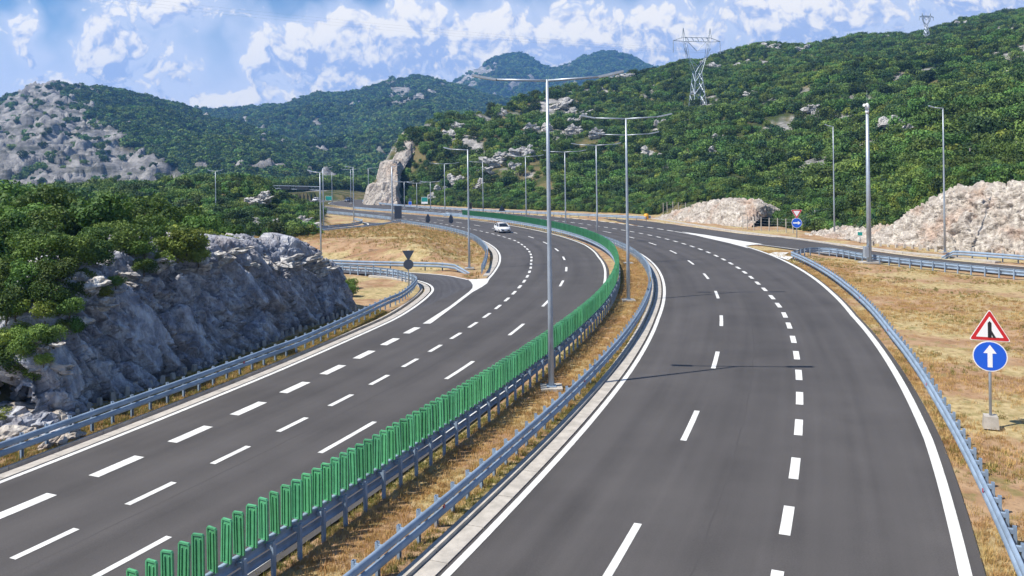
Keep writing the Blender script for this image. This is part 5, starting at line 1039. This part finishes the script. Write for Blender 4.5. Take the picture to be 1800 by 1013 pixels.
# ================================================================== FENCES
def fence(pts, h, label, mesh_rows=5):
    pts = np.array(pts, float); p0 = pts[0].copy(); e = empty('wire_fence', tuple(p0)); tag(e, label, 'fence')
    for p in pts: b = MB(); q = p - p0; b.tube([q + [0, 0, -.3], q + [random.uniform(-.05, .05), 0, h]], .075, 6); b.build('post', M['concrete'], e)
    b = MB()
    for k in range(mesh_rows): b.tube([p - p0 + np.array([0, 0, h * (k + .6) / mesh_rows]) for p in pts], .008, 3, False)
    b.build('wires', M['pole'], e)
def hillpt(px, d, dz=0): x = (px - 900) / F * d; return (x, d, float(zat(np.array([x]), np.array([d]))[0]) + dz)
fence([hillpt(px, d) for px, d in [(1165, 163), (1172, 162), (1182, 160), (1192, 158), (1204, 156), (1214, 154), (1223, 152.5), (1235, 151), (1247, 149), (1256, 147.5), (1267, 145.5), (1282, 143)]], 2.2, 'wire fence on top of the pinkish rock bank')
fence([tuple(G(px, py)) for px, py in [(1306, 403), (1314, 404), (1325, 405), (1338, 406), (1352, 407), (1367, 408), (1382, 409), (1394, 409.5)]] + [hillpt(1432, 118), hillpt(1470, 114), hillpt(1507, 111)], 2.0, 'wire fence with slanted posts between the two pale rock faces')
fence([hillpt(px, d, .2) for px, d in [(1706, 103), (1745, 102), (1788, 101), (1830, 100)]], 2.2, 'wire fence above the tall pale cutting at the picture edge')

# ================================================================== PYLONS
def pylon(base, H, rz, label):
    e = empty('pylon', base, rz); tag(e, label, 'pylon'); S = H / 30.0; B = lambda *p: np.array(p) * S
    def bars(name, segs, r): 
        b = MB()
        for a, c in segs: b.tube([B(*a), B(*c)], r * max(S, 1.0) * (1.35 if base[1] > 400 else .85), 4)
        return b.build(name, M['pylon'], e)
    w0, w1, zk = 2.6, 1.2, 13.0
    body = [((sx * w0, sy * w0, -1), (sx * w1 * 1.05, sy * w1, zk)) for sx in (-1, 1) for sy in (-1, 1)]
    for z0, z1 in ((0, 5), (5, 9.5), (9.5, 13)):
        a0, a1 = w0 + (w1 - w0) * z0 / zk, w0 + (w1 - w0) * z1 / zk
        for sy in (-1, 1): body += [((-a0, sy * a0, z0), (a1, sy * a1, z1)), ((a0, sy * a0, z0), (-a1, sy * a1, z1))]
        for sx in (-1, 1): body += [((sx * a0, -a0, z0), (sx * a1, a1, z1)), ((sx * a0, a0, z0), (sx * a1, -a1, z1))]
    bars('lower_body', body, .13)
    for sx in (-1, 1):
        top = (sx * 4.6, 0, 24.5); neck = (sx * 3.9, 0, 18.5); seg = []
        for sy in (-1, 1): seg += [((sx * w1, sy * w1, zk), (sx * 3.3, sy * .6, 18.5)), ((0, sy * w1, 15.0), (sx * 3.3, sy * .5, 18.5)), ((sx * w1, sy * w1, zk), (0, sy * w1, 15.0)), ((sx * 3.3, sy * .6, 18.5), (sx * 4.2, sy * .6, 24.5)), ((sx * 3.9, sy * .5, 18.5), (sx * 5.2, sy * .6, 24.5))]
        seg += [((sx * 3.3, .5, 18.5), (sx * 5.2, -.6, 22)), ((sx * 4.3, -.5, 22), (sx * 4.2, .6, 24.5))]
        bars('fork_arm', seg, .11); bars('peak', [((sx * 4.2, 0, 24.5), (sx * 5.3, 0, 29.5)), ((sx * 5.9, 0, 25.5), (sx * 5.3, 0, 29.5)), ((sx * 5.0, .5, 24.6), (sx * 5.3, 0, 29.5))], .12)
        bars('insulator', [((sx * 9.2, 0, 24.6), (sx * 9.3, 0, 20.3))], .16)
    cross = []
    for z in (24.5, 26.0): cross += [((-5.4, 0, z), (5.4, 0, z))]
    for sx in (-1, 1): cross += [((sx * 5.4, 0, 26), (sx * 9.3, 0, 24.7)), ((sx * 5.4, 0, 24.5), (sx * 9.3, 0, 24.7))]
    for k in range(-5, 5): cross.append(((k, 0, 24.5 if k % 2 else 26), (k + 1, 0, 26 if k % 2 else 24.5)))
    bars('cross_arm', cross, .13); bars('centre_insulator', [((-3.6, 0, 24.4), (0, 0, 21)), ((3.6, 0, 24.4), (0, 0, 21))], .13)
    return e
def pyl(px, ytop, ybase, d, rz, label):
    x = (px - 900) / F * d; zb = float(zat(np.array([x]), np.array([d]))[0]); zt = toph(px, ytop, d); return pylon((x, d, zb), (zt - zb), rz, label), x, zb, zt
P1, x1, zb1, zt1 = pyl(1228, 47, 190, 330, rad(12), 'steel lattice pylon on the hillside left of the mast, seen against the clouds')
P2, x2, zb2, zt2 = pyl(1632, 22, 95, 440, rad(10), 'smaller lattice pylon near the ridge line at the far side')
# power lines
for k, lx in enumerate((-9.3, 0, 9.3)):
    h1 = (zt1 - zb1) / 30; h2 = (zt2 - zb2) / 30; a = np.array([x1 + lx * h1, 330, zb1 + 20.6 * h1]); c = np.array([x2 + lx * h2, 440, zb2 + 20.6 * h2]); b = MB(); q = np.linspace(0, 1, 16)[:, None]; W = a + (c - a) * q; W[:, 2] -= 4 * 5.0 * (q * (1 - q))[:, 0]; b.tube(W, .013, 4, False)
    w = a + np.array([-520, -60, 60.0]); W = a + (w - a) * q; W[:, 2] -= 4 * 7.0 * (q * (1 - q))[:, 0]; b.tube(W, .013, 4, False)
    tag(b.build('power_line', M['dark']), ['lower power line hanging from the outer arm of the pylons', 'power line hanging from the middle of the pylons', 'power line hanging from the inner arm of the pylons'][k], 'power line', 'power lines between the pylons')

# ================================================================== CARS
def loft(secs, name, m, parent, caps=True):
    b = MB(); k = len(secs[0]); V = np.array([p for s_ in secs for p in s_], float); Fc = [(i * k + j, i * k + (j + 1) % k, (i + 1) * k + (j + 1) % k, (i + 1) * k + j) for i in range(len(secs) - 1) for j in range(k)]
    if caps: Fc += [tuple(range(k))[::-1], tuple((len(secs) - 1) * k + j for j in range(k))]
    b.add(V, Fc); return b.build(name, m, parent, True)
def car(loc, rz, paint, label):
    e = empty('car', loc, rz); tag(e, label, 'car')       # nose towards -y
    def sec(y, w, z0, zb, wt=None): wt = wt or w * .93; return [(-w * .92, y, z0), (-w, y, z0 + .18), (-w, y, zb - .14), (-wt, y, zb), (wt, y, zb), (w, y, zb - .14), (w, y, z0 + .18), (w * .92, y, z0)]
    body = loft([sec(-2.02, .62, .34, .62), sec(-1.9, .78, .24, .74), sec(-1.45, .87, .2, .84), sec(-.85, .89, .2, .93), (sec(.2, .89, .2, .95)), sec(1.3, .88, .2, .97), sec(1.85, .84, .24, .98), sec(2.0, .74, .34, .9)], 'body', paint, e)
    def cs(y, w, z, wt, zt): return [(-w, y, z), (-wt, y + 0, zt), (wt, y + 0, zt), (w, y, z)]
    cab = loft([cs(-1.0, .80, .90, .78, .93), cs(-.30, .80, .93, .62, 1.40), cs(.1, .80, .94, .64, 1.45), cs(1.0, .80, .95, .62, 1.43), cs(1.55, .79, .96, .60, 1.28), cs(1.9, .76, .94, .66, 1.0)], 'cabin_glass', M['glass'], e)
    roof = loft([[(-.60, -.28, 1.395), (-.60, -.28, 1.43), (.60, -.28, 1.43), (.60, -.28, 1.395)], [(-.66, .1, 1.43), (-.64, .1, 1.48), (.64, .1, 1.48), (.66, .1, 1.43)], [(-.65, 1.0, 1.42), (-.63, 1.0, 1.46), (.63, 1.0, 1.46), (.65, 1.0, 1.42)], [(-.62, 1.5, 1.30), (-.60, 1.5, 1.34), (.60, 1.5, 1.34), (.62, 1.5, 1.30)]], 'roof', paint, e)
    for sx in (-1, 1):
        b = MB()
        for (y0, z0), (y1, z1), x0, x1 in (((-1.0, .93), (-.28, 1.42), .79, .63), ((.35, .94), (.35, 1.45), .81, .655), ((1.85, .97), (1.42, 1.34), .78, .61)): b.tube([(sx * x0, y0, z0), (sx * x1, y1, z1)], .045, 5)
        b.build('pillar', paint, e)
        b = MB(); b.box((sx * .62, -1.93, .66), (.34, .16, .14)); b.build('headlight', M['lamp'], e); b = MB(); b.box((sx * .66, 1.93, .80), (.26, .12, .2)); b.build('tail_light', M['reflect'], e); b = MB(); b.box((sx * .97, -.72, .98), (.2, .12, .14)); b.build('mirror', paint, e)
        for y_ in (-1.28, 1.28):
            b = MB(); b.tube([(sx * .70, y_, .31), (sx * .72, y_, .31), (sx * .89, y_, .31), (sx * .91, y_, .31)], [.27, .31, .31, .27], 16); w = b.build('wheel', M['tyre'], e, True); b = MB(); b.tube([(sx * .90, y_, .31), (sx * .925, y_, .31)], [.20, .17], 12); b.build('rim', M['rim'], w)
    b = MB(); b.box((0, -2.0, .42), (1.2, .1, .14)); b.build('grille', M['black'], e); b = MB(); b.box((0, -2.065, .44), (.5, .02, .11)); b.build('number_plate', M['white'], e)
    return e
M['carblue'] = mat('dark_blue_paint', (.03, .06, .14), rough=.25)
sc_, oc_ = project(np.array([-1.5]), np.array([122.6])); tg = tang(sc_)[0]
car((-1.6, 121.8, 0.0), math.atan2(tg[1], tg[0]) - math.pi / 2, M['carpaint'], 'white hatchback driving on the carriageway left of the green screen')
g = G(556, 354.5); car((g[0], g[1], 0), rad(-5), M['carpaint'], 'tiny white car far away beside the gantry leg')
g = G(613, 355.0); car((g[0], g[1], 0), rad(-8), M['carblue'], 'tiny dark blue car far away before the stepped rock cut')

# ================================================================== HAZE
b = MB(); b.box((0, 1400, 193), (4200, 2900, 420)); hz_ = b.mesh('haze'); m = bpy.data.materials.new('haze_air'); m.use_nodes = True; t = m.node_tree; t.nodes.clear()
pv = nd(t, 'ShaderNodeVolumePrincipled'); pv.inputs['Color'].default_value = (.20, .48, 1.0, 1); pv.inputs['Density'].default_value = .00021; pv.inputs['Anisotropy'].default_value = .1
ou = nd(t, 'ShaderNodeOutputMaterial'); t.links.new(pv.outputs[0], ou.inputs['Volume']); hz_.materials.append(m)
tag(link('haze', hz_), 'thin blue air over the valley and mountains', 'haze', kind='stuff')

# ------------------------------------------------------------------ labels that single out the members of a row
ORD = 'first second third fourth fifth sixth seventh eighth ninth tenth eleventh twelfth thirteenth fourteenth fifteenth sixteenth seventeenth eighteenth nineteenth twentieth'.split()
def ordinal(i):
    if i < 20: return ORD[i]
    tens = ['twenty', 'thirty', 'forty', 'fifty'][(i + 1) // 10 - 2]; u_ = (i + 1) % 10
    return (tens[:-1] + 'ieth') if u_ == 0 else tens + '-' + ORD[u_ - 1]
def enumerate_group(group, phrase):
    mem = sorted([o for o in COL.objects if o.get('group') == group and o.parent is None], key=lambda o: o.location.x / max(o.location.y, 1))
    if 1 < len(mem) <= 59:
        for i, o in enumerate(mem): o['label'] = ordinal(i) + ' ' + phrase
enumerate_group('anchor blocks below the shaded cutting', 'pale anchor block from the left at the foot of the shaded cutting')
enumerate_group('anchor blocks below the pale cutting', 'white anchor block from the left below the tall pale cutting')
enumerate_group('rocks along the crest of the cutting', 'weathered rock from the left on the crest of the shaded cutting')
enumerate_group('shrubs spilling over the near end of the cutting', 'leafy shrub from the left spilling over the near end of the cutting')
enumerate_group('pale bushes over the middle of the cutting', 'pale yellow green bush from the left over the middle of the cutting')
enumerate_group('boulders in the rubble', 'bigger boulder from the left in the rubble by the near guardrail')
enumerate_group('boulders on the knoll', 'white boulder from the left on the knoll near the sign gantry')
enumerate_group('boulders on the plateau edge', 'grey boulder from the left on the far plateau edge')
for sd in ('above the street lamps', 'below the near pylon', 'under the far ridge pylon'): enumerate_group('hillside outcrops ' + sd, 'limestone outcrop from the left among hillside trees ' + sd)
enumerate_group('shrubs on the lip of the cutting', 'leafy shrub from the left overhanging the lip of the cutting')
enumerate_group('yellow green bushes on the cutting', 'yellow green bush from the left on top of the cutting')
enumerate_group('yellow green bushes at the near end of the cutting', 'yellow green bush from the left clinging to the near bank')
enumerate_group('shrubs at the far foot of the cutting', 'small shrub from the left at the far foot of the cutting')
